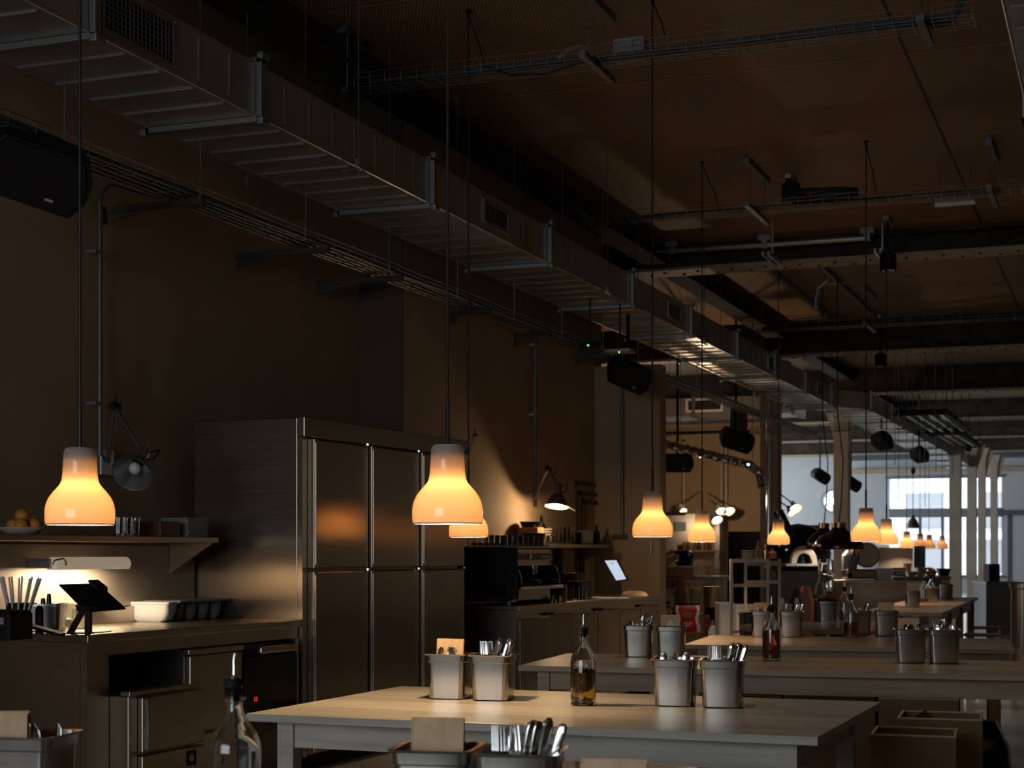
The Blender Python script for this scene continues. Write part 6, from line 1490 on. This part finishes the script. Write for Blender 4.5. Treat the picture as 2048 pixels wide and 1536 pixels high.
# ------------------------------------------------------------------ steel island with slicer
Zi = 19.6; ki = Zi / F; pI = W(1738, Zi); zi = ZH(1160, Zi)
isl = thing('steel_island', 'brushed steel service counter with a plain front behind the third row', 'counter', (pI.x, pI.y, 0), YAW - 0.12)
MB().box(-73 * ki, 74 * ki, 0.0, 0.9, 0, zi - 0.03).build('front_body', 'fridge_steel', isl)
MB().box(-75 * ki, 84 * ki, -0.03, 0.93, zi - 0.0295, zi).build('worktop', 'steel', isl, bev=0.004)
def on_i(px, dy=0.35): return W(px, Zi + dy, zi + 0.0005)
p = on_i(1718, 0.25); sl = thing('meat_slicer', 'steel meat slicer with a round blade guard on the service counter', 'slicer', p, YAW)
MB().box(-30 * ki, 28 * ki, -0.15, 0.2, 0.012, 0.13).build('base', 'steel', sl, bev=0.02)
MB().lathe([(0.001, -0.04), (0.13, -0.04), (0.155, -0.02), (0.155, 0.02), (0.13, 0.04), (0.001, 0.04)], 36, TR(16 * ki, 0, 0.30) @ ROT(PI / 2, 'X')).build('blade_guard', 'pale_metal', sl, True)
MB().lathe([(0.10, -0.046), (0.105, -0.046), (0.105, -0.041), (0.10, -0.041)], 36, TR(16 * ki, 0, 0.30) @ ROT(PI / 2, 'X')).build('guard_ring', 'bronze', sl, True)
MB().loft([rrect(0.16, 0.16, 0.03, 0.13, 4, -0.12), rrect(0.2, 0.16, 0.03, 0.3, 4, -0.1), rrect(0.14, 0.1, 0.03, 0.36, 4, -0.08)]).build('carriage', 'grey_metal', sl, True)
MB().box(-20 * ki, 6 * ki, -0.05, 0.12, 0.37, 0.40).build('feed_plate', 'shiny', sl, bev=0.006)
MB().cyl((-25 * ki, -0.16, 0.06), (-25 * ki, -0.2, 0.06), 0.03, n=12).cyl((-15 * ki, -0.1, 0.3), (-15 * ki, -0.2, 0.4), 0.014).build('knob', 'black', sl, True)
def tub(px, w_, py0, dy, lab, m='white_bright', grp=None):
    h = ZH(py0, Zi + dy) - zi; ww = w_ * ki; p = on_i(px, dy)
    o = MB().loft([rrect(ww * 0.86, 0.2, 0.02, 0), rrect(ww, 0.24, 0.02, h - 0.01), rrect(ww + 0.01, 0.25, 0.02, h), rrect(ww - 0.01, 0.22, 0.02, h), rrect(ww * 0.82, 0.17, 0.02, 0.01)]).build('food_tub', m, smooth=True, loc=p)
    o.rotation_euler = (0, 0, YAW); tag(o, lab, 'tub', grp)
tub(1766, 34, 1136, 0.3, 'bright white tub beside the meat slicer')
for k in range(4):
    p = on_i(1798, 0.3) + Vector((0, 0, 0.037 * k)); o = MB().loft([rrect(0.13, 0.16, 0.02, 0), rrect(0.14, 0.17, 0.02, 0.033), rrect(0.12, 0.15, 0.02, 0.034)]).build('takeaway_container', 'grey_plastic', smooth=True, loc=p); o.rotation_euler = (0, 0, YAW); tag(o, 'grey brown container in the stack beside the white tub', 'container', 'stacked containers on the service counter')
# second counter beyond with bowls
Z4 = 24.0; p4 = W(1855, Z4); k4 = Z4 / F; z4 = ZH(1153, Z4)
c4 = thing('display_counter', 'pale counter with glass front behind the long table', 'counter', (p4.x, p4.y, 0), YAW)
MB().box(-48 * k4, 45 * k4, 0, 0.7, 0, z4 - 0.03).build('body', 'grey_metal', c4); MB().box(-50 * k4, 47 * k4, -0.03, 0.73, z4 - 0.0295, z4).build('worktop', 'steel', c4, bev=0.004)
MB().box(-44 * k4, -4 * k4, -0.02, -0.001, 0.35, z4 - 0.06).build('white_panel', 'white_bright', c4)
for k, (px, w_, py0, m, lab) in enumerate(((1822, 22, 1143, 'white_bright', 'white bowl on the pale display counter'), (1841, 22, 1135, 'white_bright', 'tall white tub on the pale display counter'), (1815, 12, 1127, 'terracotta', 'small orange tub behind the white bowl'), (1887, 24, 1137, 'black', 'black tub at the end of the pale display counter'), (1862, 20, 1142, 'paper', 'cream basket of greens on the pale display counter'))):
    h = ZH(py0, Z4 + 0.3) - z4; p = W(px, Z4 + 0.3 + 0.1 * (k == 2), z4 + 0.0005); ww = w_ * k4
    o = MB().loft([rrect(ww * 0.7, 0.16, 0.03, 0), rrect(ww, 0.22, 0.03, h), rrect(ww - 0.012, 0.2, 0.03, h), rrect(ww * 0.66, 0.13, 0.03, 0.01)]).build('food_tub', m, smooth=True, loc=p); o.rotation_euler = (0, 0, YAW); tag(o, lab, 'tub')
p = W(1862, Z4 + 0.3, z4 + 0.03)
gb = MB()
for k in range(14): gb.sphere((random.uniform(-.05, .05), random.uniform(-.05, .05), 0.03 + random.uniform(0, .06)), 0.025, 7, 5)
tag(gb.build('salad_leaves', 'orange', smooth=True, loc=p), 'yellow green produce filling the cream basket', 'produce', kind='stuff')
# grey cabinets with screens
box_at('tall_cabinet', 'pale grey tall cabinet behind the service counter', 'cabinet', 1757, 1826, 1095, 1300, 28.0, 0.7, 'facade_grey', floor=True)
box_at('tall_cabinet', 'darker grey cabinet beside the pale one, before the big window', 'cabinet', 1828, 1851, 1092, 1300, 28.5, 0.7, 'grey_metal', floor=True)
box_at('white_cabinet', 'low white cabinet under the big window', 'cabinet', 1851, 1900, 1122, 1300, 33.0, 0.6, 'terracotta', floor=True) if False else None
# furniture by the far door
Zf = 26.0; pf = W(2012, Zf); kf = Zf / F; zf = ZH(1163, Zf)
fc = thing('side_counter', 'grey counter with a bright steel top near the grey door', 'counter', (pf.x, pf.y, 0), YAW)
MB().box(-40 * kf, 24 * kf, 0, 0.7, 0, zf - 0.04).build('body', 'grey_metal', fc); MB().box(-42 * kf, 26 * kf, -0.04, 0.74, zf - 0.0395, zf).build('worktop', 'steel', fc, bev=0.004)
cm = box_at('coffee_machine', 'small dark coffee machine on the grey side counter', 'coffee machine', 1978, 2000, 1128, 1163, Zf + 0.2, 0.3, 'black')
p = W(2046, 22.0); tag(MB().lathe([(0.16, 0), (0.16, 0.80), (0.18, 0.82), (0.18, 0.88), (0.14, 0.9)], 24, None, True, True).build('steel_bin', 'steel', smooth=True, loc=(p.x, p.y, 0)), 'round steel bin with a bright lid at the edge of view', 'bin')
# stools by the long table
sp_ = None
for k in range(4):
    px, Z = ((1951, 13.6), (1957, 15.2), (1964, 16.8), (1972, 18.4))[k]
    p = W(px, Z)
    if sp_ is None:
        sp_ = thing('wooden_stool', 'stool', 'stool', (p.x, p.y, 0), 0.05, 'stools along the long table')
        MB().box(-0.18, 0.18, -0.17, 0.17, 0.43, 0.455).build('seat', 'leather', sp_, bev=0.006)
        for x in (-0.16, 0.135):
            for y in (-0.15, 0.125): MB().box(x, x + 0.025, y, y + 0.025, 0, 0.4295).build('leg', 'galv_dull', sp_)
        MB().box(-0.134, 0.134, -0.145, -0.13, 0.15, 0.17).build('footrest', 'galv_dull', sp_)
        o = sp_
    else: o = dup(sp_, (p.x, p.y, 0))
    o['label'] = ['brown topped stool at the near end of the long table', 'brown topped stool second along the long table', 'brown topped stool third along the long table', 'brown topped stool at the window end of the long table'][k]

# far lit lamps by the pizza kitchen, on thin arms
def far_lamp(px, py, Z, ax, ay, lab, e=6, s=0.16):
    p = PZ(px, py, Z); t = thing('arm_lamp', lab, 'wall lamp', p, group='lit arm lamps of the pizza kitchen'); a = PZ(ax, ay, Z + (0.84 if Z > 25 else 0.35 if Z < 22 else 0.0)) - p
    f = (camF * -0.8 + Vector((0, 0, -0.9)) + camR * 0.3).normalized(); T = f.to_track_quat('Z', 'Y').to_matrix().to_4x4()
    MB().lathe([(0.03, -0.12), (0.04, -0.06), (s * 0.55, 0.03), (s * 0.52, 0.03), (0.03, -0.05)], 20, T, True).build('lamp_shade', 'white_plastic', t, True)
    MB().sphere(tuple(T @ Vector((0, 0, -0.015))), s * 0.16, 12, 8).build('bulb', 'bulb_hot', t, True)
    MB().tube([tuple(T @ Vector((0, 0, -0.1))), tuple(a)], 0.010, 6).build('arm', 'galv_dull', t, True)
far_lamp(1457, 1021, 26.8, 1415, 985, 'lit arm lamp shining brightest above the pizza kitchen', s=0.2)
far_lamp(1441, 1022, 26.8, 1418, 1000, 'smaller lit arm lamp close beside the brightest one', s=0.2)
far_lamp(1366, 1020, 26.8, 1402, 982, 'lit arm lamp above the white notice in the pizza kitchen', s=0.12)
far_lamp(1433, 1038, 21.2, 1424, 1031, 'lit lamp below the pair above the steel fridge column', s=0.15)
far_lamp(1590, 1016, 24.2, 1556, 985, 'lit lamp behind the riveted column above the pizza oven', s=0.2)
far_lamp(1582, 1025, 24.2, 1556, 1000, 'second lit lamp just under the one behind the riveted column', s=0.12)
l = bpy.data.lights.new('pizza_fill_light', 'POINT'); l.energy = 42; l.color = (1.0, 0.7, 0.42); l.shadow_soft_size = 0.08  # added fill light hanging free, brightens the pizza kitchen wall
lo = bpy.data.objects.new('pizza_fill_light', l); C.objects.link(lo); lo.location = PZ(1400, 1000, 24.8)
l = bpy.data.lights.new('table_fill_light', 'POINT'); l.energy = 3.5; l.color = (1.0, 0.78, 0.55); l.shadow_soft_size = 0.06  # second added fill light, brightens the work table and steel panel
lo = bpy.data.objects.new('table_fill_light', l); C.objects.link(lo); lo.location = PZ(1432, 1046, 20.4)
# vertical pipes on the pizza kitchen wall
for k, (px, y0) in enumerate(((1368, 940), (1443, 925), (1452, 925))):
    p = atu(px, 26.93); tag(MB().cyl((p.x, 26.93, 1.4), (p.x, 26.93, 3.2), 0.03, n=10).build('wall_pipe', 'pale_metal', smooth=True), ['single pale pipe on the pizza kitchen wall near the loudspeaker', 'pale pipe of the close pair on the pizza kitchen wall', 'twin pale pipe nearer the column on the pizza kitchen wall'][k], 'pipe')
# silver pipe beside the riveted column
p = atu(1537, 23.8); tag(MB().cyl((p.x, 23.8, 0), (p.x, 23.8, 4.1), 0.035, n=14).build('steel_pipe', 'shiny', smooth=True), 'shiny steel pipe running up the riveted column', 'pipe')
